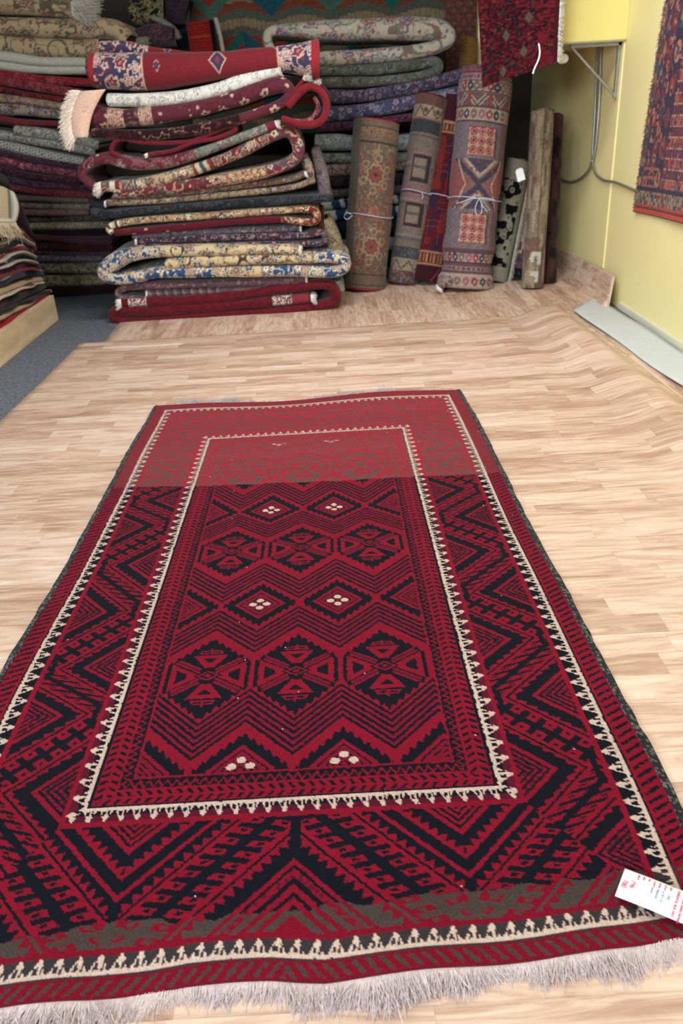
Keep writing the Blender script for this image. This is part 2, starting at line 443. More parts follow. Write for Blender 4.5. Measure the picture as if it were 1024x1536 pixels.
    # -------- side zigzag border
    m0 = (k > .475) & (k < .655) & side
    outR = [.80, 1.255, 1.720, 2.189, 2.646, 3.10, 3.56]; inR = [1.02, 1.490, 1.952, 2.432, 2.88, 3.33]
    outL = [.82, 1.272, 1.698, 2.227, 2.699, 3.14, 3.58]; inL = [1.03, 1.515, 1.960, 2.495, 2.92, 3.36]
    def triw(y, o, i):
        pts = sorted([(v, 1.) for v in o]+[(v, 0.) for v in i]); return np.interp(y, [a for a, _ in pts], [b for _, b in pts])
    T = np.where(U > 0, triw(Y, outR, inR), triw(Y, outL, inL))
    du = k-.475
    f = T*.226-(.03+.94*du)
    af = np.abs(f)
    tooth = lambda p_: np.abs(((Y/p_) % 1)-.5)*2
    b = af < .0105
    b |= ((T < .13) & (np.abs(du-.010) < .007)) | ((T > .87) & (np.abs(du-.167) < .007))
    hk = (af >= .0105) & (af < .042)
    cell = ((Y+np.sign(f)*af*.5)/.030) % 1
    b |= hk & ((cell < .40) | ((cell > .62) & (cell < .84) & (af > .026) & (af < .036)))
    b |= (af > .053) & (af < .061)
    b |= (af > .078-.012*tooth(.020)) & (af < .112) & (af > .066)
    b |= (af > .126) & ((((af-.126)/.017) % 1) < .48)
    is_blk |= m0 & b
    is_wine |= m0 & ~b & (af > .126) & (hsh(np.floor(U/.006), np.floor(Y/.006), 2) < .5)
    # -------- end borders with the wide chevrons
    m1 = (k > .475) & (k < .655) & ~side
    ye = np.where(Y < 2.2, Y, 1.171-(Y-3.345)*.85)
    X = U+XC; per2 = .649; xx = ((X+.452+per2/2) % per2)-per2/2; dxv = np.abs(xx)
    g = ye-1.05*dxv
    tth = lambda p_: np.abs((((dxv+ye)*.72/p_) % 1)-.5)*2
    B = lambda a, b_: (g > a) & (g < b_)
    b = B(1.11, 2) & ((((g-1.11)/.017) % 1) < .5)
    b |= (g < 1.095) & (g > 1.046+.024*tth(.022))
    b |= B(1.005, 1.037)
    b |= (g < .992) & (g > .952+.026*tth(.024))
    b |= B(.943, .951)
    def hooks(lo, hi, s):
        mm = B(lo, hi); c_ = (((dxv+ye)*.72+g*.45)/.034) % 1; ff = (g-lo)/(hi-lo)
        return mm & ((c_ < .46) | ((c_ > .62) & (c_ < .90) & (ff > .25) & (ff < .6)))
    b |= hooks(.888, .932, 1) | B(.858, .888) | hooks(.812, .858, 1)
    b |= B(.789, .797)
    b |= (g < .784-.026*tth(.024)) & (g > .722)
    b |= B(.700, .709) | B(.664, .680) | B(.636, .648) | ((g < .62) & (g > .60))
    b |= (np.abs(xx) > per2/2-.011) & (ye > 1.075)
    b |= (np.abs(xx) < .009) & B(.90, .99)
    is_blk |= m1 & b
    is_wine |= m1 & ~b & B(.68, .70) & (hsh(np.floor(U/.008), np.floor(Y/.008), 13) < .4)
    # compose
    c[rosy & ~is_blk & ~is_wine & ~is_cream & F & ~hexa] = lin((110, 11, 35))
    c[is_wine] = WINE; c[is_blk] = BLK; c[is_cream] = CREAM
    # abrash: the far end and the near strip are woven from other wool
    wob = .006*(vn(U*30, Y*3, 4)-.5)
    yt = np.interp(U+XC, [-.9, -.833, -.49, -.025, .232, .6], [2.835, 2.834, 2.803, 2.783, 2.782, 2.764])+wob*2
    far = Y > yt
    nz = vn(U*120, Y*260, 6)
    TA = lin((88, 66, 62)); LR = lin((150, 24, 44))
    fade = np.clip((Y-yt)/.7, 0, 1)
    mix = np.clip(.05+.75*fade+(nz-.5)*1.1, 0, 1)[..., None]
    mb = far & is_blk; mr = far & ~is_blk & ~is_cream
    c[mb] = (TA*(1-.55*mix)+LR*.8*(.55*mix))[mb]
    mix2 = np.clip(.12+(nz-.5)*1.0, 0, .6)[..., None]
    c[mr] = (LR*(1-mix2)+TA*mix2)[mr]
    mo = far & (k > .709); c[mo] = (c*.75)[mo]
    yb = np.interp(U+XC, [-.65, -.45, -.28, -.07, .2, .4, .6], [.935, .947, .941, .954, .962, .966, .975])+wob*3
    nearb = (Y < yb)
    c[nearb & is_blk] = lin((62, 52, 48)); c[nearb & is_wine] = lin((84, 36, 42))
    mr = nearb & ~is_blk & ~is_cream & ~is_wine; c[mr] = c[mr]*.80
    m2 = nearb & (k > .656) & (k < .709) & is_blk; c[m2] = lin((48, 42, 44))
    # row-wise dye variation and single knots
    rowv = 1+.10*(vn(Y*9, 0*Y, 8)-.5)+.08*(vn(Y*55, 0*Y, 9)-.5)
    kn_ = 1+.22*(hsh(np.floor(U/.0026), np.floor(Y/.0026), 1)-.5)
    c = c*(rowv*kn_)[..., None]
    lint = hsh(np.floor(U/.0025), np.floor(Y/.0025), 77) > .99993
    c[lint] = lin((210, 200, 200))
    return np.clip(c, 0.002, 1)
def b_dark(k, lo, hi): return (k-lo)/(hi-lo) < .55

def rug_pos(U, Y):
    """the rug lies a little crooked: its near end waves, edges wander, corners lift slightly"""
    x = XC+U
    near = np.interp(x, [-.9, -.75, -.618, -.457, -.30, -.16, -.071, .05, .177, .30, .36, .45, .542, .62],
                     [-.030, -.022, -.016, -.007, .010, .010, .001, .004, .012, .020, .026, .036, .048, .058])
    fade = np.clip((1.17-Y)/.30, 0, 1)**1.3
    fe = np.clip((Y-3.3)/.47, 0, 1)**2
    dy = near*fade+(.010*np.sin(x*5)+.012*x)*fe
    sx = 1+np.interp(Y, [.8, 1.1, 1.8, 2.6, 3.77], [.004, .008, .0, -.004, -.012])
    dx = .004*np.sin(Y*4.5)*np.sign(U)*np.clip((np.abs(U)-.45)/.3, 0, 1)+np.where(U < 0, .010*np.exp(-((Y-1.55)/.25)**2)*(-.6), .008*np.exp(-((Y-1.2)/.2)**2))*np.clip((np.abs(U)-.6)/.15, 0, 1)
    z = .0182+.0012*(vn(x*4, Y*4, 2)-.5)*2
    edge = np.clip((np.abs(U)-.66)/.1, 0, 1); z += edge*.0035*(1+np.sin(Y*9+U*3))
    ne = np.clip((.98-Y)/.16, 0, 1)
    z += ne*.010*(1+np.sin(x*8.5+.8))*.6+ne*.005*np.sin(x*21)
    z += fe*.006*(1+np.sin(x*7))
    return x*1.0+(sx-1)*U+dx, Y+dy, z
def main_rug():
    du = .0026
    us = np.arange(-UW, UW+1e-6, du); ys = np.arange(YN, YF+1e-6, du)
    Y, U = np.meshgrid(ys, us, indexing='ij')
    C = rug_colors(U, Y)
    X, YY, Z = rug_pos(U, Y)
    lum = C.sum(-1)
    Z = Z+.0012*(hsh(np.floor(U/.0026), np.floor(Y/.0026), 12)-.5)
    n, m = U.shape
    V = np.stack([X, YY, Z], -1).reshape(-1, 3); CC = C.reshape(-1, 3)
    # rim down to the floor
    rim = np.r_[np.arange(m), np.arange(1, n)*m+m-1, (n-1)*m+np.arange(m-2, -1, -1), np.arange(n-2, 0, -1)*m]
    low = V[rim].copy(); low[:, 2] = np.maximum(.0085, low[:, 2]-.0075)
    V = np.vstack([V, low]); CC = np.vstack([CC, np.tile(lin((60, 22, 30)), (len(rim), 1))])
    a = np.arange(len(rim)); b_ = (a+1) % len(rim); o0 = n*m
    rq = np.stack([rim[a], o0+a, o0+b_, rim[b_]], -1)
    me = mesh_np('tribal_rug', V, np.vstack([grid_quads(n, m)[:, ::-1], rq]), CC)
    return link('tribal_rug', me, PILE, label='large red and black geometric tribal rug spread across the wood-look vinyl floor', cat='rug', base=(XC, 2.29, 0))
rug = main_rug()

def fringe(parent, bases, dirs, L, col, name='fringe', r=.0012, seg=5, drop=None, curl=.35, spread=.25, label=None, stuff=True, zfloor=None):
    """bases (n,3), dirs (n,3): thin three-sided yarns, one mesh"""
    bases = np.asarray(bases, float); dirs = np.asarray(dirs, float); n = len(bases)
    rs = np.random.default_rng(n+int(1000*abs(bases[0][0])))
    L = np.broadcast_to(np.asarray(L, float), (n,))*(rs.uniform(.7, 1.1, n))
    d = dirs+rs.normal(0, spread, (n, 3))*[1, 1, .4]; d /= np.linalg.norm(d, axis=1)[:, None]
    side = rs.normal(0, curl, (n, 3)); t = np.linspace(0, 1, seg)
    P = bases[:, None]+d[:, None]*(L[:, None]*t[None])[..., None]+side[:, None]*(L[:, None]*(t**2)[None])[..., None]*.5
    if drop is not None: P[..., 2] -= (np.broadcast_to(drop, (n,))[:, None]*(t**1.6)[None])
    if zfloor is not None: P[..., 2] = np.maximum(P[..., 2], zfloor+rs.uniform(0, .004, n)[:, None])
    a = np.array([0, 2.094, 4.189]); rad = r*(1-.45*t)
    up = np.array([0, 0, 1.]); s = np.cross(d, up); s /= np.maximum(1e-6, np.linalg.norm(s, axis=1))[:, None]; u2 = np.cross(s, d)
    V = P[:, :, None]+rad[None, :, None, None]*(np.cos(a)[None, None, :, None]*s[:, None, None]+np.sin(a)[None, None, :, None]*u2[:, None, None])
    g = grid_quads(seg, 3, True); Q = (g[None]+(np.arange(n)*seg*3)[:, None, None]).reshape(-1, 4)
    c = np.tile(np.asarray(col), (n, 1))*rs.uniform(.8, 1.12, n)[:, None]; c = np.repeat(c, seg*3, 0)
    me = mesh_np(name, V.reshape(-1, 3), Q, np.clip(c, 0, 1))
    return link(name, me, FRINGE, parent=parent, kind='stuff' if stuff else None, label=label)
def rug_extras():
    n = 5200; u = np.linspace(-UW, UW, n)+RNG.normal(0, .001, n)
    x, y, z = rug_pos(u, np.full(n, YN)); z = z-.004
    b = np.stack([x, y+.002, z], 1)
    clump = .30*np.sin(u*95)+.35*np.sin(u*37+1)+.2*np.sin(u*210)
    d = np.stack([clump*.5-.10, -np.ones(n), np.full(n, .10)], 1)
    L = .044+.010*np.sin(u*13)+.006*np.sin(u*47)
    fringe(rug, b, d, L, lin((214, 196, 194)), r=.0011, seg=6, drop=.012, curl=.30, spread=.16, label='long pinkish white fringe at the near end', zfloor=.0095)
    segs = [(-.80, -.42, 700, .040), (-.12, .30, 700, .032), (.44, .60, 160, .026), (-.42, -.12, 160, .018)]
    B = []; D = []; LL = []
    for a, b_, k, l in segs:
        x0 = np.sort(RNG.uniform(a, b_, k)); xx, yy, zz = rug_pos(x0-XC, np.full(k, YF)); B.append(np.stack([xx, yy-.002, zz-.003], 1))
        D.append(np.stack([.6+.3*np.sin(x0*40), np.ones(k), np.full(k, .15)], 1)); LL.append(np.full(k, l)*(1+.3*np.sin(x0*31)))
    fringe(rug, np.vstack(B), np.vstack(D), np.concatenate(LL), lin((178, 166, 166)), r=.0013, seg=5, drop=.006, curl=.5, spread=.35, label='short greyish fringe at the far end', zfloor=.0095)
    for s in (-1, 1):
        ys = np.arange(YN+.01, YF, .004); us = np.linspace(UW-.004, .772, 8)
        Y, U = np.meshgrid(ys, us, indexing='ij')
        X, YY, Z = rug_pos(U*s, Y)
        X = X+s*.004*(vn(Y*22, 0*Y, 3+s)-.5)*2*(U-UW)/.026
        f = (U-UW+.004)/.03; Z = .0110+(Z-.0110)*(1-.45*f)-.001
        h = hsh(np.floor(Y/.005), np.floor(U/.005), 4); c = lin((26, 27, 29))*(.5+1.0*h[..., None])
        c = np.where(((h > .80))[..., None], lin((92, 88, 82)), c)
        n_, m_ = Y.shape; V = np.stack([X, YY, Z], -1).reshape(-1, 3)
        q = grid_quads(n_, m_); q = q[:, ::-1] if s > 0 else q
        me = mesh_np('selvedge', V, q, c.reshape(-1, 3))
        o = link('selvedge', me, WOOL, parent=rug, label='dark grey overcast edge')
        md = o.modifiers.new('t', 'SOLIDIFY'); md.thickness = .004; md.offset = -1
rug_extras()

# ------------------------------------------------------------------ price tag on the rug
def price_tag():
    z = .031
    a = at(937, 1302, Z=z); b = at(922, 1343, Z=z); c = at(1046, 1402, Z=z)
    w_ = np.linalg.norm(b-a); dv = (b-a)/w_; du = np.array([-dv[1], dv[0], 0]); du = du if du @ (c-b) > 0 else -du
    L = .125
    root = empty('price_tag', a, 'white paper price tag with red print lying on the near right corner of the rug', 'price tag')
    n, m = 24, 8; V = []
    for i in range(n):
        s = i/(n-1)*L
        zz = .0008+.004*math.sin(i/(n-1)*2.2)+.010*max(0, (i/(n-1)-.72))**1.2
        for j in range(m):
            p = a+du*s+dv*(w_*j/(m-1)); V.append((p[0], p[1], z-.002+zz))
    me = mesh_np('paper', np.array(V), grid_quads(n, m))
    pa = link('paper', me, WHITE, parent=root)
    md = pa.modifiers.new('t', 'SOLIDIFY'); md.thickness = .0005
    def text(s, along, across, size, mt, nm):
        cu = bpy.data.curves.new(nm, 'FONT'); cu.body = s; cu.size = size; cu.extrude = .00015; cu.offset = .0001
        t = bpy.data.objects.new('tmp', cu); COL.objects.link(t)
        bpy.context.view_layer.update()
        me = bpy.data.meshes.new_from_object(t); bpy.data.objects.remove(t); bpy.data.curves.remove(cu)
        f = along/L; zz = z-.002+.0008+.004*math.sin(f*2.2)+.010*max(0, f-.72)**1.2+.0009
        org = a+du*along+dv*across
        X = Vector((dv[0], dv[1], 0)); Yv = Vector((du[0], du[1], 0.012)); Zv = X.cross(Yv).normalized()
        mw = Matrix.Translation(Vector((org[0], org[1], zz))) @ Matrix((X, Yv, Zv)).transposed().to_4x4()
        me.transform(mw)
        link(nm, me, mt, parent=root)
    text('GENUINE HAND WOVEN', .103, .004, w_*.088, REDINK, 'printed_line')
    text('ORIENTAL RUG SALE', .093, .004, w_*.094, REDINK, 'printed_line')
    for k, s in enumerate(('SIZE', 'STYLE', 'QUAL', 'CONT', 'No.', 'REG.', 'PRICE')):
        text(s, .080-.0092*k, .003, .0048, REDINK, 'printed_word')
    for k, s in enumerate(('1745', '6.10 x 4.1', 'Balouch', 'wool')):
        text(s, .079-.0092*k, .018, .0070, GREYINK, 'handwritten_line')
    text('796', .017, w_*.30, .012, REDINK, 'handwritten_price')
    text('780', .004, w_*.36, .0125, REDINK, 'handwritten_price')
price_tag()

# ------------------------------------------------------------------ rug patterns (functions of s = along, w = across, metres)
def cells(s, w, sc, seed):
    """distance to and id of the nearest jittered motif"""
    a = s/sc; b = w/sc; ai = np.floor(a); bi = np.floor(b); best = np.full(np.shape(a), 9.); idd = np.zeros(np.shape(a)); ang = np.zeros(np.shape(a))
    for di in (-1, 0, 1):
        for dj in (-1, 0, 1):
            i = ai+di; j = bi+dj
            cx = i+.5+.6*(hsh(i, j, seed)-.5); cy = j+.5+.6*(hsh(i, j, seed+1)-.5)
            d = np.hypot(a-cx, b-cy); m = d < best
            best = np.where(m, d, best); idd = np.where(m, hsh(i, j, seed+2), idd); ang = np.where(m, np.arctan2(b-cy, a-cx), ang)
    return best, idd, ang
def floral(base, cols, sc=.07, vine=None, seed=1, dens=.8, dark=None):
    base = lin(base); cols = [lin(c) for c in cols]; vine = cols[-1] if vine is None else lin(vine)
    def f(s, w):
        c = np.empty(np.shape(s)+(3,)); c[:] = base
        x = s+.02*vn(s*14, w*14, seed); y = w+.02*vn(s*14+7, w*14, seed)
        v = np.abs(vn(x/sc*1.3, y/sc*1.3, seed+3)-.5)
        c[v < .045] = vine
        v2 = np.abs(vn(x/sc*2.3+9, y/sc*2.3, seed+4)-.5); c[(v2 < .05) & (hsh(np.floor(s/sc), 0, seed) < .6)] = cols[0]*.8+base*.2
        d, i, a = cells(x, y, sc, seed+5); d = d*(1+.22*np.cos(5*a+i*9))
        k = (i*len(cols)*.999).astype(int); cc = np.array(cols)[k]; c2 = np.array(cols)[(k+1) % len(cols)]
        on = i < dens
        m = on & (d < .40); c[m] = cc[m]; m = on & (d < .31); c[m] = base; m = on & (d < .25); c[m] = c2[m]; m = on & (d < .11); c[m] = cc[m]*.5+base*.5
        d2, i2, _ = cells(x+.3, y, sc*.42, seed+9); m = (d2 < .24) & (i2 < .5) & (d > .42); c[m] = np.array(cols)[np.minimum(i2*2*len(cols), len(cols)-1).astype(int)][m]
        return c
    return f
def flat(base, speck=None, amt=.15, seed=1, sc=.02):
    base = lin(base); sp = base*.7 if speck is None else lin(speck)
    def f(s, w):
        n = np.clip((vn(s/sc, w/sc*1.6, seed)-.5)*2.2+.25, 0, 1)[..., None]*amt*2
        return base*(1-n)+sp*n
    return f
def dotted(a, b, p=.022, seed=1):
    a = lin(a); b = lin(b)
    def f(s, w):
        c = np.empty(np.shape(s)+(3,)); c[:] = a
        m = (np.abs((s/p) % 1-.5)+np.abs((w/p+np.floor(s/p)*.5) % 1-.5)) < .36; c[m] = b; return c
    return f
def banded(body, bands, L=None):
    """bands: (s0, s1, fn) measured from the start; negative = from the end"""
    def f(s, w):
        c = body(s, w); S = s.max() if L is None else L
        for a, b, fn in bands:
            a_, b_ = (a, b) if a >= 0 else (S+a, S+b)
            m = (s >= a_) & (s <= b_)
            if m.any(): c[m] = fn(s[m], w[m])
        return c
    return f
def stripes(cols, p=.03, seed=0):
    cols = np.array([lin(c) for c in cols])
    def f(s, w):
        k = np.floor(s/p+.15*np.sin(w*60)).astype(int) % len(cols); return cols[k]
    return f
def lengthwise(cols, edges, waver=.004):
    """stripes that run along the fold: w thresholds"""
    cols = np.array([lin(c) for c in cols])
    def f(s, w):
        k = np.digitize(w+waver*(vn(s*9, 0*s, 3)-.5)*2, edges); return cols[k]
    return f

DRK = '1c1a22'
# ------------------------------------------------------------------ folded rugs
FR_W = 'ece4d8'
def folded(path, Y, th, pat, label, group, D=.55, ds=.006, ends=True, cat='folded rug', jit=.10, wob=.008, fr=(), frcol=FR_W, back=None, name='folded_rug', parent=None):
    """path: px points (x, y[, thickness px]) seen at depth Y (front face). A rug folded double, its fold facing the room."""
    mpp = lambda y: 1.0
    W = []
    for q in path:
        p = at(q[0], q[1], Y=Y); sc_ = np.linalg.norm(at(q[0], q[1]+1, Y=Y)-p)
        W.append([p[0], p[2], (q[2] if len(q) > 2 else th)*sc_])
    W = np.array(W); P = catmull(W, 10); P, s = resample(P, ds, 2)
    P[:, 2] = np.maximum(P[:, 2], .012)
    X, Z, T = P[:, 0], P[:, 1], P[:, 2]
    seed = int(abs(X[0]*1000+Z[0]*777)) % 97
    T = T*(1+.10*(vn(s*7, 0*s, seed)-.5)*2)
    tx = np.gradient(X); tz = np.gradient(Z); l = np.hypot(tx, tz)+1e-9; tx /= l; tz /= l
    # smooth the normals so tight folds stay round
    nx, nz = -tz, tx
    r = T/2; rm = float(r.mean())
    na = max(7, int(math.pi*rm/.006)); phi = np.linspace(-math.pi/2, math.pi/2, na)
    off = np.array([.008, .018, .03, .05, .09, .2, .4, 1.0]); off = off[off < D]; off = np.r_[off, D]
    # ring order: bottom back ... bottom front, arc, top front ... top back
    ring = [('f', -1, o) for o in off[::-1]]+[('a', p_, 0) for p_ in phi]+[('f', 1, o) for o in off]
    yw = wob*(vn(s*4, 0*s, seed+1)-.5)*2+wob*.5*(vn(s*15, 0*s, seed+2)-.5)
    def place(X, Z, nx, nz, r, yw, s):
        V = []; Wc = []
        for k, a, o in ring:
            if k == 'a':
                h = r*math.sin(a); d = r*(1-math.cos(a)); wc = r*a
            else:
                h = r*a; d = r+o; wc = a*(r*math.pi/2+o)
            V.append(np.stack([X+nx*h, Y+yw+d, Z+nz*h], -1)); Wc.append(wc)
        return np.stack(V, 1), np.stack(Wc, 1)
    e = min(float(r[0])*.6, .013)
    def ext(arr, i, add): return arr
    Xa = np.r_[X[0]-tx[0]*e, X[0]-tx[0]*e*.7, X, X[-1]+tx[-1]*e*.7, X[-1]+tx[-1]*e]
    Za = np.r_[Z[0]-tz[0]*e, Z[0]-tz[0]*e*.7, Z, Z[-1]+tz[-1]*e*.7, Z[-1]+tz[-1]*e]
    k1, k2 = (.45, .82) if float(r.mean()) < .06 else (.80, .93)
    ra = np.r_[r[0]*k1, r[0]*k2, r, r[-1]*k2, r[-1]*k1]
    pa = lambda a: np.r_[a[0], a[0], a, a[-1], a[-1]]
    sa = np.r_[s[0], s[0], s, s[-1], s[-1]]
    ya = pa(yw)+np.r_[e*.55, e*.18, np.zeros(len(s)), e*.18, e*.55]
    V, Wc = place(Xa, Za, pa(nx), pa(nz), ra, ya, sa)
    n, m = V.shape[:2]
    S2 = np.broadcast_to(sa[:, None], (n, m))
    C = pat(S2, Wc+.0); gl = C.mean(-1, keepdims=True); C = (C*.88+gl*.12)*.86
    C = C*(1+jit*2*(hsh(np.floor(S2/.006), np.floor(Wc/.006), seed)-.5)[..., None])
    Vf = V.reshape(-1, 3)
    Vf[:, 2] = np.maximum(Vf[:, 2], .006)
    me = mesh_np(name, Vf, grid_quads(n, m, True), np.clip(C, 0, 1).reshape(-1, 3), [list(range(m)), list(range((n-1)*m, n*m))[::-1]])
    o = link(name, me, WOOL, parent=parent, label=label, cat=None if parent is not None else cat, group=group)
    for which, length, dens in fr:
        i = 0 if which == 's' else -1; sg = -1 if which == 's' else 1
        k = int(420*max(.5, r[i]/.03)*dens)
        a = RNG.uniform(-math.pi/2, math.pi/2, k); deep = RNG.uniform(0, .10, k)*(RNG.uniform(0, 1, k) < .4)
        a = np.where(deep > 0, np.sign(a)*math.pi/2, a)
        bx = X[i]+nx[i]*r[i]*np.sin(a)*.85; bz = Z[i]+nz[i]*r[i]*np.sin(a)*.85; by = Y+yw[i]+r[i]*(1-np.cos(a))*.9+deep
        dd = np.tile([sg*tx[i], -.2, sg*tz[i]-(.0 if length > .12 else .12)], (k, 1))
        fringe(o, np.stack([bx, by, bz], 1)+dd*[e*.4, 0, e*.4], dd, length, lin(frcol), r=.0022, seg=4, drop=length*(.1 if length > .12 else .35), curl=.3, spread=.22, label='pale cotton fringe')
    return o

G1 = 'folded rugs in the tall middle pile'
Y1 = 5.70
RD = '8c1626'; MAR = '5c1a26'; TAN = 'b79a72'; CRM = 'd9c8a4'
band_geo = floral('d8c0b0', ['2a3140', '9a2a38'], .03, '3c3f4c', 4, 1)
folded([(183, 455), (260, 452), (330, 447), (430, 434), (488, 428), (503, 440), (496, 456), (430, 467), (330, 474), (220, 482), (178, 482), (168, 474), (182, 467), (230, 467), (330, 460), (400, 454), (465, 448)],
       Y1, 14, banded(flat('6c0f1e', '4c0a16', .3), [(.045, .17, band_geo), (-.27, -.13, band_geo), (-.13, -.01, flat('8c2834'))]),
       'thick plain red folded rug at the very bottom of the middle pile', G1, fr=[('s', .035, 1), ('e', .035, 1)])
folded([(457, 421), (335, 426), (215, 430), (184, 434), (176, 441), (184, 449), (215, 451)], Y1+.01, 11,
       floral('5e4048', ['7b4a55', '4d4450', '8a7674'], .05, '8f6b6a', 5), 'faded mauve folded rug curling just above the thick plain red rug', G1, fr=[('s', .012, .5)])
folded([(222, 441), (330, 437), (440, 432)], Y1+.03, 11, banded(flat('7b6268', '56454c', .35), [(0, .5, stripes(['8a7474', '6b5258', '54464c'], .02))]),
       'thin grey-mauve rug with a white end tucked inside the faded mauve rug', G1, fr=[('s', .012, .6)])
BLUE = '2f5688'
bc = floral('d3b98a', ['a7865c', '37597f', '8a5a44'], .10, '4e3c34', 11, .7)
bb = floral('2a5080', ['d8c096', 'c79a72', 'e0d2b2'], .09, 'dcc79c', 12, .95)
folded([(447, 376, 16), (335, 376), (240, 379, 16), (195, 384, 20), (168, 396, 26), (153, 411, 18), (172, 420, 15), (210, 416), (240, 410), (335, 409), (437, 408), (500, 409), (519, 399), (505, 389), (437, 389), (350, 391), (250, 398)],
       Y1-.03, 17, banded(bc, [(.95, 3.35, bb), (2.25, 2.5, bc)]), 'blue and cream floral folded rug bulging out of the lower middle pile', G1, fr=[('s', .02, .6)])
folded([(200, 372), (300, 370), (400, 367), (478, 366), (487, 358), (480, 350), (448, 354), (335, 357), (206, 362)], Y1+.03, 9,
       floral('40303f', ['8c7f90', '742a3c', 'a08a80'], .05, '2a2836', 14), 'dark purple floral rug with a white end resting on the blue and cream rug', G1, fr=[('e', .014, .7)])
folded([(448, 343), (335, 347), (255, 352), (200, 356)], Y1+.05, 9, floral('6d6470', ['8a5058', '4b5266', 'b0a294'], .05, '4a4450', 15),
       'thin grey purple rug with a white right end, under the crimson and tan rug', G1, fr=[('s', .014, .7)])
tanf = floral('b08a62', ['3d3f48', 'd8c9a8', '7c2a30'], .06, '5d4636', 16)
crim = floral('620f20', ['620f20', '741826', 'b88a66'], .12, '620f20', 17, .35)
folded([(172, 350), (270, 342), (335, 335), (416, 330), (466, 334), (476, 325), (464, 315), (416, 317), (335, 323), (217, 331), (174, 337), (162, 343), (166, 349)], Y1+.0, 10,
       banded(tanf, [(0.0, 1.15, crim), (1.13, 1.55, floral('6e2a1c', ['c98c62', 'e0c4a0', '5a1c18'], .05, '8a3a24', 18)), (-.12, -.005, stripes(['e2dccc', '6e1c28', 'c9b79c'], .018))]),
       'crimson and tan floral rug looped over at its right end, midway up the middle pile', G1)
folded([(138, 318), (165, 322), (200, 318), (335, 307), (430, 301), (497, 298)], Y1+.02, 12, floral('25272c', ['3c444c', '4a4440', '25272c'], .07, '32363c', 19),
       'dark slate rug drooping at its left end, just above the crimson and tan rug', G1)
folded([(135, 300, 14), (142, 308, 12), (156, 312, 8)], Y1+.06, 12, flat('2c2f35', '1c1e24', .4), 'crumpled dark grey rug corner poking out at the left of the middle pile', G1, D=.3)
folded([(160, 305), (250, 301), (335, 293), (430, 283), (470, 271)], Y1+.03, 9, floral('8f7a5e', ['6e3434', '3c4650', 'b09a78'], .05, '4b4038', 20),
       'thin brown and tan rug with a white left tip above the dark slate rug', G1, fr=[('s', .012, .6)])
folded([(170, 297), (250, 292), (335, 283), (430, 270), (456, 262)], Y1+.04, 9, floral('6e5a48', ['742e30', 'a58a68', '47505a'], .05, '3a302c', 21),
       'thin brown rug with a white frayed right end under the big red and tan fold', G1, fr=[('e', .018, .8)])
rt = floral('742630', ['b49a7c', '6d5a50', '3f5058', 'c8b08a'], .085, 'b08e74', 22, .8)
tb = floral('b49c74', ['3c4c5c', '8c3a34', 'd6c8a6'], .06, '6a5a44', 23, .9)
folded([(152, 281), (200, 278), (262, 264), (335, 239), (405, 206), (428, 197), (441, 206), (447, 228), (436, 244), (400, 258), (335, 270), (250, 283), (172, 290)], Y1-.01, 18,
       banded(rt, [(.05, .09, flat('d9cfc0')), (.09, .12, flat('8c2030')), (.12, .20, tb), (.20, .23, stripes(['3a4c5a', 'b0a080'], .01)), (.23, .62, tb), (.62, .74, stripes(['3a5060', 'bda77c', '7c3a34', 'c8b48c'], .028)), (-1.02, -.75, floral('a8805c', ['7a2c30', 'd4bc90'], .05, '7c4c3c', 24))]),
       'big red and tan rug opening in a dark loop, white fringe at its left end', G1, fr=[('s', .045, 1.2)])
mr_ = floral('6a2834', ['8c5058', '7c6a5e', 'b0a098'], .11, '5a1e2c', 25, .45)
folded([(412, 187, 13), (335, 216, 15), (290, 232, 17), (245, 244, 19), (200, 246, 19), (155, 238, 17), (128, 248, 15), (121, 264, 12), (136, 279, 9)], Y1-.02, 17,
       banded(mr_, [(0, .06, flat('7a1c30')), (.06, .55, floral('76786c', ['a89a88', '4e5a5e', '8a4a4c'], .06, '3f4a4e', 26))]),
       'dusty maroon rug curling down at the left with a dark gap beneath', G1, fr=[('s', .03, .8)])
folded([(222, 232, 6), (256, 227), (290, 214), (325, 207), (352, 196), (345, 189), (320, 199), (280, 213), (215, 214), (182, 209), (169, 216), (166, 228), (178, 236)], Y1-.03, 6, flat('7c1024', '5c0a1a', .3),
       'thin crimson rug edge snaking in an open loop over the dusty maroon rug', G1, fr=[('s', .02, .5)], D=.4)
pm = floral('612432', ['5a1e2c', 'c09a84', '70303c'], .11, '54202c', 27, .40)
folded([(122, 172, 32), (165, 178, 30), (220, 174, 27), (285, 165, 25), (345, 150, 24), (400, 131, 25), (424, 128, 22), (434, 140, 18), (420, 156, 16), (370, 175, 16), (300, 193, 18), (220, 203, 17), (138, 200, 15)], Y1-.05, 24,
       banded(pm, [(.02, .05, flat('50202c')), (.16, .26, floral('b48a72', ['6a3038', 'd2b096'], .03, '8c5a50', 28)), (.26, .36, flat('47202c', 'a88070', .3)), (.36, .44, floral('b8907a', ['6a3038', 'd2b096'], .03, '8c5a50', 29)), (1.72, 3.2, floral('2e1218', ['5a2a2c', '84604c', '2e1218'], .09, '3a161e', 30, .5))]),
       'maroon medallion rug with a wide cream fringe spilling off its left end', G1, fr=[('s', .05, 2.0)], frcol='f2d9c6')
folded([(424, 178, 10), (452, 187), (478, 184), (489, 168), (487, 146), (476, 133), (461, 130), (446, 142), (432, 158)], Y1-.06, 12, flat('84101e', '6a0c18', .3),
       'bright red rug end open in a round loop, upper right of the middle pile', G1, D=.45, fr=[])
folded([(424, 158, 6), (440, 138), (455, 120)], Y1-.04, 6, flat('7c1222'), 'red rug flap with a white fringed tip standing behind the round red loop', G1, D=.35, fr=[('e', .05, 1.4)])
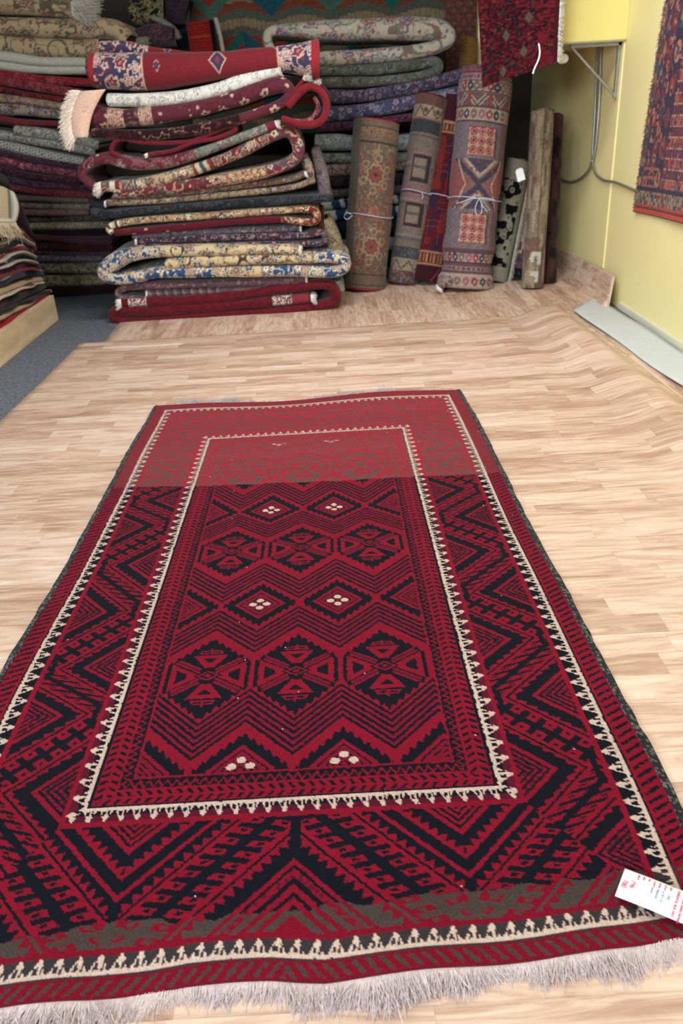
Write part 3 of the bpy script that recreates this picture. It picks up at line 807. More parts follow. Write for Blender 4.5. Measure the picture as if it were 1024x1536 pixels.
folded([(480, 128, 9), (489, 140, 10), (492, 160, 10)], Y1+.06, 9, flat('54202a'), 'maroon rug corner with a short white fringe behind the round red loop', G1, D=.3, fr=[('s', .045, 1.6)], frcol='efe8dc')
folded([(161, 150, 20), (230, 150, 24), (290, 143, 23), (350, 127, 24), (415, 104, 24)], Y1-.02, 24, floral('dcd8ca', ['b4b0a8', '8b8580', 'dcd8ca', 'a8a29a'], .055, 'b8b2a6', 31, .75),
       'off-white floral rug sandwiched near the top of the middle pile', G1, fr=[('e', .02, 1.0)])
rose = floral('3d3a55', ['d8a48e', '8c2436', 'c8b0a8'], .09, 'd09a88', 32, 1)
rbody = floral('7a1a24', ['7a1a24', '7a1a24', '801e28'], .2, '7a1a24', 33, .2)
def topred(s, w):
    c = rbody(s, w)
    # two pendant motifs on the open red field
    for (cs, cw, r_) in ((.80, .03, .07), (1.18, .09, .045), (.42, .03, .03)):
        d = np.abs(s-cs)*(1.2+6*np.abs(w-cw))+np.abs(w-cw)*.8
        c[d < r_] = lin('c99a88'); c[d < r_*.82] = lin('3a3852'); c[d < r_*.3] = lin('8c2c3c')
    return c
folded([(133, 104, 48), (160, 106, 56), (230, 106, 54), (300, 100, 47), (360, 94, 42), (420, 88, 40), (450, 88, 48), (476, 88, 60)], Y1-.03, 50,
       banded(topred, [(0, .03, flat('9c1c2c')), (.03, .32, rose), (.32, .335, flat('c99a88')), (-.24, -.04, rose), (-.25, -.24, flat('c99a88')), (-.04, .0, flat('9c1c2c'))]),
       'bright red rug with dark blue floral ends, topmost on the middle pile', G1, jit=.06, D=.5)
folded([(150, 70, 20), (190, 72, 22), (240, 80, 16), (300, 84, 12)], Y1+.16, 20, banded(topred, [(0, .30, rose)]), 'back fold of a red rug with a blue floral corner, behind the topmost red rug', G1, D=.3)
def wide_fringe():
    ob = [o for o in bpy.data.objects if o.get('label', '').startswith('maroon medallion rug')][0]
    n, m = 14, 26; V = []; C = []
    for a in range(n):
        for b_ in range(m):
            f = a/(n-1); g = b_/(m-1); L_ = np.array([121-16*math.sin(g*2.2)+4*g, 137+70*g]); R_ = np.array([158-26*g-6*math.sin(g*3.1), 134+72*g]); q = L_*(1-f)+R_*f
            p = at(q[0], q[1], Y=Y1-.085-.025*math.sin(f*3.1)); V.append(p); C.append(lin('e2bba6')*(1-.12*hsh(a, b_, 2))*(.75 if .45 < f < .62 and .3 < g < .5 and b_ % 2 else 1))
    me = mesh_np('flatweave_end', np.array(V), grid_quads(n, m)[:, ::-1], np.array(C)); bo = link('flatweave_end', me, WOOL, parent=ob, label='peach flat-woven end band')
    md = bo.modifiers.new('t', 'SOLIDIFY'); md.thickness = .008; md.offset = 0
    k = 2600; t = RNG.uniform(0, 1, k); pts = np.array([at(123, 137, Y=Y1-.08), at(112, 160, Y=Y1-.085), at(108, 184, Y=Y1-.085), at(116, 206, Y=Y1-.08)])
    b = np.stack([np.interp(t, [0, .4, .8, 1], pts[:, i]) for i in range(3)], 1)
    fringe(ob, b, np.stack([-np.ones(k), -.1*np.ones(k), .35-.9*t], 1), .075+.0*t, lin('f6e6d6'), r=.0026, seg=5, drop=.03, curl=.25, spread=.12, label='wide cream fringe')
wide_fringe()
folded([(430, 181, 7), (455, 183, 8), (470, 176, 8), (477, 160, 8), (472, 147, 7)], Y1-.03, 7, floral('7c2c34', ['b07870', '5c1c28'], .05, '6a1c28', 130), 'pink floral lining inside the round red loop near the top of the middle pile', G1, D=.4)
# loose ends of patterned rugs at the right side of the middle pile
folded([(455, 236, 16), (462, 252, 18), (466, 266, 14)], Y1+.10, 16, floral('a08c78', ['6c3438', '4a4a50'], .05, '50443c', 41), 'cream and brown rug corner slumping right of the dark loop in the middle pile', G1, D=.3)
folded([(473, 225, 16), (483, 262, 22), (487, 290, 18)], Y1+.14, 18, floral('6e5c5c', ['8a7a70', '4e5668'], .05, '4c4048', 42), 'grey-mauve rug end draping down the right side of the middle pile', G1, D=.3)
folded([(480, 318, 12), (482, 345, 12)], Y1+.12, 12, flat('4a2418', '6c3424', .5), 'rust brown rug edge standing behind the crimson and tan loop', G1, D=.3)
folded([(488, 332, 20), (499, 362, 26), (509, 386, 20)], Y1+.13, 20, floral('8c7a60', ['a89470', '6a5848'], .04, '5c4e40', 43), 'beige patterned rug corner hanging down behind the blue and cream rug', G1, D=.25)
folded([(508, 424, 16), (512, 436, 12)], Y1+.05, 14, flat('8a8478', '6a655c', .4), 'small grey-beige rug corner between the thick red rug and the first standing roll', G1, D=.3)

# ------------------------------------------------------------------ back left pile
G2 = 'folded rugs in the back left pile'; Y2 = 6.75
def row(pts, th, pat, label, G, Y, **k): return folded(pts, Y, th, pat, label, G, ds=.009, D=k.pop('D', .6), **k)
fl = floral
tanp = lambda s: fl('a08a66', ['6c5a44', '4c5040', '7c4844', '8c7a58'], .13, '5a4c3a', s, .8)
L2 = [
 ([(-60, 2), (0, 6), (60, 8), (106, 12)], 30, tanp(51), 'tan floral folded rug with a white fringe, topmost in the back left pile', [('e', .15, 3)]),
 ([(-60, 34), (0, 38), (70, 41), (130, 42), (170, 44), (186, 58)], 30, tanp(52), 'tan floral folded rug bulging on its right, second in the back left pile', []),
 ([(-60, 62), (0, 66), (60, 71), (110, 73), (146, 70)], 30, tanp(53), 'tan and green floral folded rug on top of the plain cream one', []),
 ([(-60, 80), (0, 84), (60, 92), (125, 93)], 16, flat('a8a494', '8c887a', .1), 'plain cream rug fold, upper of two at the top of the back left pile', []),
 ([(-60, 92), (0, 97), (60, 103), (125, 103)], 16, flat('aaa696', '8e8a7c', .1), 'plain cream rug fold, lower of two at the top of the back left pile', []),
 ([(-60, 103), (0, 110), (60, 119), (135, 124)], 12, fl('7c1420', ['a02830', '5c1018', '7c4a3c'], .06, '5c1018', 55), 'bright red folded rug just below the plain cream folds', []),
 ([(-60, 114), (0, 121), (60, 131), (120, 141)], 14, fl('742028', ['8c3c40', '5c1a20', '7c4c48'], .06, '541820', 56), 'dusty red thick folded rug, second red one from the top at the back left', []),
 ([(-60, 127), (0, 134), (50, 144), (120, 153)], 8, fl('5c1018', ['2a1014', '7c1820'], .05, '8c1a22', 57), 'dark red thin rug with a scarlet edge at the back left', []),
 ([(-60, 140), (0, 147), (40, 152), (110, 163)], 12, fl('8a7258', ['6c3040', '4c5048', 'a08868'], .06, '503c34', 58), 'tan patterned rug sagging between dark red ones at the back left', []),
 ([(-60, 160), (0, 164), (40, 165), (110, 173)], 18, fl('907a62', ['27457c', '6c3c34', '2c3040', 'a8947c'], .09, '4c3c34', 59), 'tan rug with vivid blue motifs in the back left pile', []),
 ([(-60, 174), (0, 179), (30, 184), (105, 186)], 8, flat('74141e', '3c4030', .3), 'thin red-edged rug directly under the tan and blue one', []),
 ([(22, 196), (60, 200), (100, 207), (145, 217)], 16, fl('8b877c', ['5c5a52', 'b4b0a4', '6c7064'], .05, '4c4a44', 60), 'light grey patterned rug starting short of its neighbours in the back left pile', []),
 ([(-60, 194), (0, 203), (60, 213), (110, 222), (140, 228)], 14, fl('86827a', ['5e5a58', 'aaa69c'], .04, '4c4a44', 61), 'grey mottled rug above the dotted one in the back left pile', []),
 ([(-60, 208), (0, 217), (60, 231), (125, 243)], 15, dotted('a09c92', '4a4644', .024), 'grey rug with a small dark diamond pattern in the back left pile', []),
 ([(-60, 222), (0, 230), (60, 242), (120, 252)], 9, fl('3a2430', ['5c3440', '2a2028'], .05, '241a22', 63), 'dark plum rug under the grey diamond-patterned rug', []),
 ([(-60, 232), (0, 241), (40, 250), (118, 262)], 12, fl('6c2c3c', ['b4646c', '3c2030', '8c4050'], .05, '3a1c2c', 64, 1), 'pink and plum patterned rug in the back left pile', []),
 ([(-60, 246), (0, 254), (40, 264), (118, 273)], 9, fl('3c1a28', ['6c3040', '2a141c'], .05, '28121c', 65), 'dark wine rug below the pink and plum one', []),
 ([(-20, 268), (20, 273), (60, 279), (140, 284)], 9, fl('441822', ['2c3c50', '6c2834'], .06, '2c121a', 66), 'dark maroon rug with a blue patch in the back left pile', []),
 ([(-20, 279), (20, 283), (60, 289), (140, 294)], 9, fl('64202c', ['8c3440', '4c1822'], .05, '3c141c', 67), 'red-wine rug above the grey ones in the back left pile', []),
 ([(-20, 297), (30, 298), (60, 299), (135, 302)], 8, fl('5c544e', ['7c4c48', '44504c'], .05, '3c3834', 68), 'muted grey-green thin rug, upper of a faded pair at the back left', []),
 ([(-20, 305), (30, 307), (60, 309), (132, 310)], 10, fl('746a5e', ['8c7c68', '4c525c', '6c4040'], .06, '4c463e', 69), 'faded grey floral rug, lower of a faded pair at the back left', []),
 ([(-20, 318), (30, 319), (60, 320), (130, 319)], 9, fl('6c5a54', ['8c3838', '544e50'], .06, '443a38', 70), 'faded pinkish grey rug with a red spot in the back left pile', []),
 ([(0, 332), (60, 330), (110, 329), (162, 326)], 9, fl('3a342e', ['6c6450', '24221e'], .05, '2a2622', 71), 'very dark olive patterned rug in the back left pile', []),
 ([(0, 341), (60, 340), (110, 339), (162, 338)], 10, fl('847a62', ['5c5444', 'a09678'], .05, '4c463a', 72), 'beige patterned rug halfway down the back left pile', []),
 ([(0, 350), (60, 349), (110, 349), (165, 348)], 10, flat('1e1618', '2c1c20', .3), 'near-black rug under the beige patterned one at the back left', []),
 ([(0, 356), (70, 357), (110, 361), (165, 362)], 10, flat('4c2c38', '3c222c', .2), 'plain mauve underside of a rug sagging in the back left pile', []),
 ([(0, 370), (60, 370), (110, 372), (165, 373)], 11, fl('3c1820', ['5c2028', '2a1218'], .06, '240e14', 75), 'dark maroon rug below the sagging mauve one', []),
 ([(0, 381), (60, 380), (110, 381), (165, 381)], 7, fl('443038', ['5c4c50', '2c2028'], .05, '2a1c24', 76), 'thin dark mauve rug above the blue-grey floral one at the back left', []),
 ([(0, 390), (60, 389), (110, 389), (160, 389)], 9, fl('5c5460', ['34405c', '8c7470'], .05, '3c3a48', 77), 'blue-grey floral rug above the two cream scroll ones', []),
 ([(0, 402), (65, 403), (110, 403), (155, 402)], 17, fl('948868', ['4c4838', '746a50'], .06, '44402f', 78, .9), 'cream rug with dark scrolls, upper of two low in the back left pile', []),
 ([(0, 422), (65, 423), (110, 423), (155, 421)], 17, fl('908464', ['4c4838', '746a50'], .06, '44402f', 79, .9), 'cream rug with dark scrolls, lower of two low in the back left pile', []),
 ([(0, 440), (65, 438), (110, 437), (172, 434)], 14, flat('2e161a', '1e1014', .3), 'dark maroon rug at the bottom of the back left pile, on the carpet', []),
]
for pts, th, pat, lab, fr in L2:
    pat = (lambda f_: (lambda s_, w_: np.clip(f_(s_, w_)*1.35, 0, 1)))(pat)
    row(pts, th, pat, lab, G2, Y2+random.uniform(-.015, .03), fr=fr)

# ------------------------------------------------------------------ back middle pile, behind the first one and the standing rolls
G3 = 'folded rugs in the back middle pile'; Y3 = 6.72
cf = fl('aaa08c', ['6c6a6c', '8c4c48', '4c5c84', '8c8474'], .13, '6c6458', 81, .9)
R3 = [
 ([(405, 72, 14), (400, 58, 16), (408, 46, 18), (450, 44, 24), (500, 44, 30), (580, 42, 34), (640, 42, 34), (668, 46, 30), (674, 60, 22), (640, 74, 22), (580, 82, 22), (500, 87, 22), (470, 88, 20)], 24, cf, 'cream floral rug folded over at both ends, topmost in the back middle pile', []),
 ([(470, 106), (560, 104), (630, 96), (653, 92), (657, 104), (630, 114), (560, 122), (470, 124)], 16, fl('54584e', ['6c7064', '34383c', '54443c'], .09, '3c403a', 82), 'grey-green rug looping at its right end under the cream floral one', []),
 ([(480, 145), (540, 144), (600, 135), (650, 124), (694, 113)], 20, fl('443a50', ['6c6478', '4c2438', '7c7480'], .07, '2c2a3c', 83), 'violet-blue patterned rug rising to the right, under the grey-green one', []),
 ([(480, 172), (540, 168), (600, 157), (650, 147), (696, 138)], 23, fl('444464', ['80788c', '5c2c44', '8c8490'], .07, '2c2c48', 84), 'blue and lilac patterned rug below the violet-blue one', []),
 ([(480, 192), (540, 187), (600, 178), (660, 172)], 12, fl('48203a', ['6c3450', '2c1828'], .06, '2a1424', 85), 'dark magenta rug below the blue and lilac one', []),
 ([(474, 214), (510, 214), (560, 217), (620, 214)], 24, fl('848c8c', ['646c70', '9ca09c'], .07, '5c6468', 86), 'light blue-grey thick rug behind the first standing roll', []),
 ([(484, 238), (520, 238), (560, 239), (620, 236)], 15, fl('74786c', ['54584e', '8c8c7c'], .06, '4c5048', 87), 'grey-green rug just below the light blue-grey one', []),
 ([(486, 257), (520, 255), (560, 251), (620, 248)], 18, fl('8c7460', ['34507c', 'a88c70', '7c4038'], .07, '3c3434', 88), 'tan and blue floral rug behind the first standing roll', []),
 ([(486, 275), (520, 273), (560, 272), (620, 268)], 16, fl('221c1e', ['3c2a28', '2c2c34'], .06, '1a1618', 89), 'near-black patterned rug under the tan and blue one', []),
 ([(486, 293), (520, 290), (560, 286), (620, 284)], 13, fl('4c4450', ['6c5c54', '2c3444'], .06, '2c2830', 90), 'dark grey-violet rug above the white and navy ones', []),
 ([(484, 309), (520, 305), (560, 301), (620, 298)], 15, stripes(['b4b8b0', 'b4b8b0', '243858', '243858', 'b4b8b0', '243858'], .035), 'white and navy striped rug end, upper of two behind the first roll', []),
 ([(482, 326), (520, 323), (560, 321), (620, 316)], 17, stripes(['b8bcb4', 'b8bcb4', 'b8bcb4', '243858', '243858'], .04), 'white and navy striped rug end, lower of two behind the first roll', []),
 ([(490, 346), (530, 345), (620, 340)], 22, fl('141e2a', ['1e2a34', '2c3034'], .06, '10181f', 93), 'navy black rug under the white and navy pair', []),
 ([(496, 374), (530, 370), (620, 366)], 22, flat('8c9ca4', '74848c', .2), 'pale blue plain rug low in the back middle pile', []),
 ([(500, 394), (540, 392), (620, 388)], 16, flat('1c2028', '14161c', .3), 'black-blue rug low in the back middle pile, under the pale blue one', []),
 ([(490, 416), (540, 414), (620, 408)], 22, fl('4c4440', ['6c5c54', '34343c'], .06, '2c2826', 96), 'dark brown patterned rug at the bottom of the back middle pile', []),
]
for pts, th, pat, lab, fr in R3:
    pat = (lambda f_: (lambda s_, w_: np.clip(f_(s_, w_)*1.12, 0, 1)))(pat)
    row(pts, th, pat, lab, G3, Y3+random.uniform(-.01, .02), fr=fr, D=.5)

# ------------------------------------------------------------------ kilims stacked on the plywood platform, front left
def platform():
    root = empty('low_platform', (-2.5, 4.8, 0), 'low plywood box platform under the striped kilim stack at the left edge', 'platform')
    for a, b in ((3.2, 5.31), (5.314, 5.93)):
        link('side_board', box_mesh('side_board', -2.02, -2.0, a, b, 0, .165, .002), BARE, parent=root)
    link('side_board', box_mesh('side_board', -3.1, -2.02, 5.91, 5.93, 0, .165, .002), BARE, parent=root)
    link('top_board', box_mesh('top_board', -3.1, -2.0, 3.2, 5.93, .165, .180, .002), BARE, parent=root)
platform()
def kilim(path, X, th, pat, label, D=.8, fr=()):
    """edge of a folded kilim seen on the long side of the stack: swept along Y, rounded edge facing +X"""
    W = []
    for q in path:
        p = at(q[0], q[1], X=X); p2 = at(q[0], q[1]+1, X=X); W.append([p[1], p[2], (q[2] if len(q) > 2 else th)*abs(p2[2]-p[2])])
    P = catmull(np.array(W), 12); P, s = resample(P, .012, 2)
    P[:, 1] += .006*(vn(s*6, s*0, len(label))-.5)*2
    Yv, Z, T = P.T; ty = np.gradient(Yv); tz = np.gradient(Z); l = np.hypot(ty, tz); ty /= l; tz /= l
    r = np.maximum(T/2, .006); phi = np.linspace(-math.pi/2, math.pi/2, 9); xw = .018*(vn(s*5, s*0, len(label)+3)-.5)*2
    V = []; Wc = []
    ring = [(-1, o, 0) for o in (D, .3, .1, .04, .015)]+[(math.sin(a), 0, a) for a in phi]+[(1, o, 0) for o in (.015, .04, .1, .3, D)]
    for h, o, a in ring:
        ca = math.cos(a) if o == 0 else 0
        V.append(np.stack([X+xw-o-r*(1-ca), Yv-tz*r*h, Z+ty*r*h], -1)); Wc.append(np.full(len(s), h*(1+o*8)))
    V = np.stack(V, 1); Wc = np.stack(Wc, 1); n, m = V.shape[:2]; S = np.broadcast_to(s[:, None], (n, m))
    C = pat(S, Wc)*(1+.3*(hsh(np.floor(S/.012), np.floor(Wc*5), 3)-.5)[..., None])
    me = mesh_np('folded_kilim', V.reshape(-1, 3), grid_quads(n, m, True)[:, ::-1], np.clip(C, 0, 1).reshape(-1, 3), [list(range(m))[::-1], list(range((n-1)*m, n*m))])
    return link('folded_kilim', me, WOOL, label=label, cat='folded kilim', group='striped kilims on the plywood platform')
def edge(main, *lines):
    """colour across the rolled edge: main with pale lines; h in -1..1"""
    def f(s, w):
        c = np.empty(np.shape(s)+(3,)); c[:] = lin(main)
        for a, b, h in lines: c[(w >= a+.12*np.sin(s*9)) & (w <= b+.12*np.sin(s*9))] = lin(h)
        n = vn(s*3, w*2, 5); c[n > .78] = lin('3a1420'); return c
    return f
K = [
 ([(-40, 520, 34), (0, 497, 32), (40, 470, 26), (76, 446, 16)], edge('8c1020', (-.1, .0, '5c0c18'), (-.7, -.6, '5c0c18')), 'bright red kilim at the bottom of the striped stack, on the plywood'),
 ([(-40, 500, 9), (0, 478, 9), (34, 462, 9), (60, 447, 8), (78, 438, 6)], edge('a89078', (-1, -.3, '6c1c24')), 'tan-edged kilim right above the bright red one'),
 ([(-40, 482, 26), (0, 460, 24), (40, 440, 20), (74, 428, 12)], edge('14141c', (.1, .3, '541420')), 'thick black kilim low in the striped stack'),
 ([(-40, 460, 12), (0, 441, 12), (40, 425, 11), (66, 420, 10)], edge('a48a6c', (-1, -.4, '40222c')), 'beige kilim edge above the thick black one'),
 ([(-40, 444, 16), (0, 426, 16), (36, 410, 15), (66, 410, 12)], edge('1c2436', (.6, 1.2, '9c9488')), 'dark blue kilim with a pale upper line'),
 ([(-40, 428, 14), (0, 411, 14), (40, 398, 14), (60, 400, 10)], edge('3c1c34', (-.3, -.1, '6c2440')), 'plum kilim above the dark blue one'),
 ([(-40, 414, 12), (0, 398, 14), (36, 385, 15), (56, 390, 10)], edge('20283c', (.5, 1.2, 'a8a498')), 'navy kilim with a grey-white line that humps in the middle'),
 ([(-40, 399, 10), (0, 386, 12), (30, 372, 14), (52, 378, 10)], edge('741420', (.5, .8, 'a89c90')), 'red kilim peeking between navy ones'),
 ([(-40, 384, 12), (0, 373, 14), (26, 362, 14), (46, 368, 10)], edge('1a2630', (.4, .8, '8c948c')), 'green-black kilim with a pale line, upper half of the striped stack'),
 ([(-40, 370, 12), (0, 358, 14), (26, 351, 16), (54, 372, 14)], edge('5c1020', (-.6, -.4, '1c1418')), 'dark crimson kilim near the top of the striped stack'),
 ([(-40, 356, 12), (0, 344, 14), (26, 341, 14), (54, 366, 8)], edge('6c1824', (.4, .9, '9c8c80')), 'wine red kilim under the cream fringed one'),
 ([(-40, 491, 5), (0, 470, 6), (38, 453, 5), (74, 438, 4)], edge('14141a'), 'thin black kilim edge right above the tan-edged kilim'),
 ([(-40, 470, 4), (0, 450, 4), (40, 432, 4), (68, 424, 4)], edge('b8a890'), 'thin pale kilim edge between the thick black and the beige ones'),
 ([(-40, 436, 5), (0, 419, 5), (38, 404, 5), (62, 405, 4)], edge('6c1824'), 'thin red kilim edge between the dark blue and the plum ones'),
 ([(-40, 421, 4), (0, 404, 4), (38, 391, 4), (58, 395, 4)], edge('a89c8c'), 'thin off-white kilim edge between the plum and the navy ones'),
 ([(-40, 406, 4), (0, 392, 5), (32, 379, 4), (54, 384, 4)], edge('b0a698'), 'thin light grey kilim edge just above the navy humped one'),
 ([(-40, 392, 5), (0, 380, 5), (28, 367, 5), (49, 373, 4)], edge('101820'), 'thin blue-black kilim edge above the small red one'),
 ([(-40, 378, 4), (0, 366, 4), (26, 356, 4), (50, 366, 4)], edge('a89e90'), 'thin pale grey kilim edge under the dark crimson one'),
]
for k, (pth, pat, lab) in enumerate(K): kilim(pth, -2.03-.006*(k if k < 11 else k-12), 14, pat, lab)
def draped():
    # plum cloth over the stack top and its far end
    pts = [(-60, 268), (-20, 262), (8, 268), (22, 290), (38, 322), (54, 356)]
    kilim([(a, b, 20) for a, b in pts], -2.10, 20, lambda s, w: flat('2e1422', '20101a', .4)(s, w), 'dark plum blanket draped over the far top of the striped kilim stack')
    # cream rug end with its fringe, lying on the near face
    a = at(-45, 300, X=-2.06); n, m = 26, 22; V = []; C = []
    for i in range(n):
        for j in range(m):
            f = i/(n-1); g = j/(m-1)
            top = np.array([-52+74*f, 282-4*f+18*max(0, f-.75)*4*.6]); bot = np.array([-50+74*f, 334])
            q = top*(1-g)+bot*g; X = -2.00+.016*math.sin(g*3)-.006*f
            p = at(q[0]+(6*math.sin(g*math.pi) if f > .9 else 0), q[1], X=X); V.append(p)
            e = min(1-f, g*.8); e2 = min(1-f, 1-g)
            c = lin('c4b494')
            if e2 < .10: c = lin('e6dfd0')
            elif e2 < .14: c = lin('4a5a58')
            elif .24 < e2 < .27: c = lin('6c5a50')
            elif e2 > .34 and (int(f*20)+int(g*16)) % 3 == 0: c = lin('8c6c5c')
            C.append(c)
    me = mesh_np('folded_rug', np.array(V), grid_quads(n, m), np.array(C))
    o = link('folded_rug', me, WOOL, label='cream rug end with a thin grey border and long fringe over the striped kilims', cat='folded rug')
    md = o.modifiers.new('t', 'SOLIDIFY'); md.thickness = .012; md.offset = -1
    V = np.array(V).reshape(n, m, 3); b = V[:, -1]; k = 520; ii = RNG.uniform(0, n-1.01, k); i0 = ii.astype(int); fr_ = (ii-i0)[:, None]
    B = b[i0]*(1-fr_)+b[i0+1]*fr_
    fringe(o, B, np.tile([.10, .15, -1.0], (k, 1)), .085, lin('d8c4a8'), r=.003, seg=5, drop=0, curl=.35, spread=.15, label='long cream fringe')
draped()

# ------------------------------------------------------------------ rolled rugs standing at the back right
G4 = 'rolled rugs standing against the back piles'
def roll(pb, pt, yb, yt, rpx, pat, label, edge_col='7c1c28', flat_=1.0, th=.014, turns=3.2, bulge=None, seam=1.9, cat='rolled rug', ztop=None):
    """pb / pt: pixel of the front bottom and top centre; yb, yt: depth of the front there"""
    b = at(*pb, Z=0); t = at(*pt, Y=yt); yb = b[1]
    zc = yb*_F[1]-(-H)*0; sc_ = np.linalg.norm(at(pb[0]+1, pb[1], Y=yb)-at(pb[0], pb[1], Y=yb))
    R = rpx*sc_; A = np.array([b[0], yb+R, 0.006]); T = np.array([t[0], yt+R, t[2]])
    ax = T-A; Lh = np.linalg.norm(ax); ax /= Lh
    e1 = np.array([1, 0, 0.])-ax*ax[0]; e1 /= np.linalg.norm(e1); e2 = np.cross(ax, e1)      # e2 points away from camera
    nv = int(Lh/.0065)
    v = np.linspace(0, Lh, nv)
    rad = R*(1+.02*(vn(v*6, v*0, int(pb[0]))-.5)*2)
    if bulge is not None: rad = rad*bulge(v/Lh)
    th_dense = np.arange(0, 2*math.pi, .0075/R); th_co = np.arange(2*math.pi, 2*math.pi*turns, .26)
    TH = np.r_[th_dense, th_co]
    ang = seam+TH
    shr = th*1.15*TH/(2*math.pi)
    V = []; C = []
    rr = np.maximum(.015, rad[None, :]-shr[:, None])
    fl_ = flat_
    def pt_(r_, vv):
        base = A[None, None]+ax[None, None]*vv[..., None]
        return base+e1*(r_*np.cos(ang)[:, None])[..., None]+e2*(r_*np.sin(ang)[:, None]*fl_)[..., None]
    vv = np.broadcast_to(v[None], rr.shape)
    lift = .010*np.sin(TH*1.3)[:, None]                                   # layers do not end level
    sk = vv+lift*(vv/Lh)
    outer = pt_(rr, sk)
    S = (TH[:, None]*R)*np.ones_like(vv)
    # pattern coordinate a: distance round the roll from the camera-facing line, positive to the right
    aa = ((ang+math.pi/2+math.pi) % (2*math.pi)-math.pi)[:, None]*R*np.ones_like(vv)
    Co = pat(aa, vv, Lh); gl = Co.mean(-1, keepdims=True); Co = (Co*.85+gl*.15)*.88
    Co = Co*(1+.22*(hsh(np.floor(aa/.0075), np.floor(vv/.0065), 5)-.5)[..., None])
    e_ = lin(edge_col)
    rin = np.maximum(.01, rr-th*.85)
    inn_v = np.stack([sk[:, -1], sk[:, -1]-.03, np.full(len(TH), Lh*.5), sk[:, 0]+.03, sk[:, 0]], 1)
    rmn = rin.min(1)-.004
    inn_r = np.stack([rin[:, -1], rmn, rmn, rmn, rin[:, 0]], 1)
    inner = pt_(inn_r, inn_v)
    dup_t = outer[:, -1:]; dup_b = outer[:, :1]
    ringv = np.concatenate([outer, dup_t, inner, dup_b], 1)
    ce = np.broadcast_to(e_, (len(TH), 1, 3)); ci = np.broadcast_to(e_*.7, (len(TH), inner.shape[1], 3))
    ringc = np.concatenate([Co, ce, ci, ce], 1)
    n, m = ringv.shape[:2]
    Vf = ringv.reshape(-1, 3); Vf[:, 2] = np.maximum(Vf[:, 2], .005)
    me = mesh_np('rolled_rug', Vf, grid_quads(n, m, True), np.clip(ringc, 0, 1).reshape(-1, 3), [list(range(m)), list(range((n-1)*m, n*m))[::-1]])
    o = link('rolled_rug', me, WOOL, label=label, cat=cat, group=G4)
    o['_ax'] = [float(x) for x in ax]; o['_A'] = [float(x) for x in A]; o['_R'] = float(R); o['_L'] = float(Lh)
    return o
def tie(o, f, bow=None, tail=None, lab=None):
    A = np.array(o['_A']); ax = np.array(o['_ax']); R = o['_R']+.004; c = A+ax*o['_L']*f
    e1 = np.array([1, 0, 0.])-ax*ax[0]; e1 /= np.linalg.norm(e1); e2 = np.cross(ax, e1)
    a = np.linspace(0, 2*math.pi, 40); P = c+e1*(R*np.cos(a))[:, None]+e2*(R*np.sin(a))[:, None]+ax*(.008*np.sin(a*2))[:, None]
    P[-1] = P[0]
    link('string', tube_mesh('string', P, .0028), STRING, parent=o)
    if bow:
        front = c-e2*(R+.004); 
        for pts in bow:
            Q = [front+e1*x_+ax*z_-e2*d_ for x_, z_, d_ in pts]; link('string_bow', tube_mesh('string_bow', Q, .0028), STRING, parent=o)
LN = lambda c: lin(c)
def paint(c, m, col): c[m] = lin(col)
def speckle(c, a, v, seed, amt=.35):
    n = vn(a*90, v*90, seed); return c*(1-amt/2+amt*n)[..., None]
def p1(a, v, L):
    c = np.empty(a.shape+(3,)); c[:] = lin('6c5648'); h = v/L
    n = vn(a*22, v*22, 2); paint(c, (n > .48) & (h > .10) & (h < .80), '7c4a42'); paint(c, (n > .70) & (h > .10) & (h < .80), '8c5248')
    n2 = np.abs(vn(a*30, v*30, 7)-.5); paint(c, n2 < .05, '8c7658')
    for (ca, ch) in ((.02, .27), (.01, .69)):
        d = np.hypot(a-ca, (v-ch*L))+.006*np.cos(8*np.arctan2(v-ch*L, a-ca)); paint(c, d < .072, '94805f'); paint(c, d < .056, '5e4a40'); paint(c, d < .050, '84423c'); paint(c, d < .012, '4c2c2c')
        for k in range(6):
            t = math.pi*k/3+.4; d = np.hypot(a-ca-.10*math.cos(t), v-ch*L-.11*math.sin(t)); paint(c, d < .028, '94805f'); paint(c, d < .018, '6c5a4c')
    paint(c, h > .87, '705c4a'); paint(c, (h > .905) & (h < .955), '806a50'); n3 = hsh(np.floor(a/.012), np.floor(v/.012), 3); paint(c, (h > .905) & (h < .955) & (n3 < .3), '7c4a3c')
    paint(c, (h > .868) & (h < .874), '40342c'); paint(c, (h > .955) & (h < .96), '40342c')
    paint(c, (h < .10), '6c5a48'); paint(c, (h > .095) & (h < .10), '3c3028'); paint(c, (h > .03) & (h < .035), '3c3028'); paint(c, h < .012, '8c1c26'); paint(c, h > .992, 'a0242c')
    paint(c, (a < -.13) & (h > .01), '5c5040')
    return speckle(c, a, v, 3)
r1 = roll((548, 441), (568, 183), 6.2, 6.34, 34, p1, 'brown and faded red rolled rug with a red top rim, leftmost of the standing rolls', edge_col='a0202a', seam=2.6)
tie(r1, .455, bow=[[(-.15, 0, 0), (-.19, .01, .01), (-.20, -.03, .01), (-.17, -.035, .01), (-.14, -.005, 0)]])
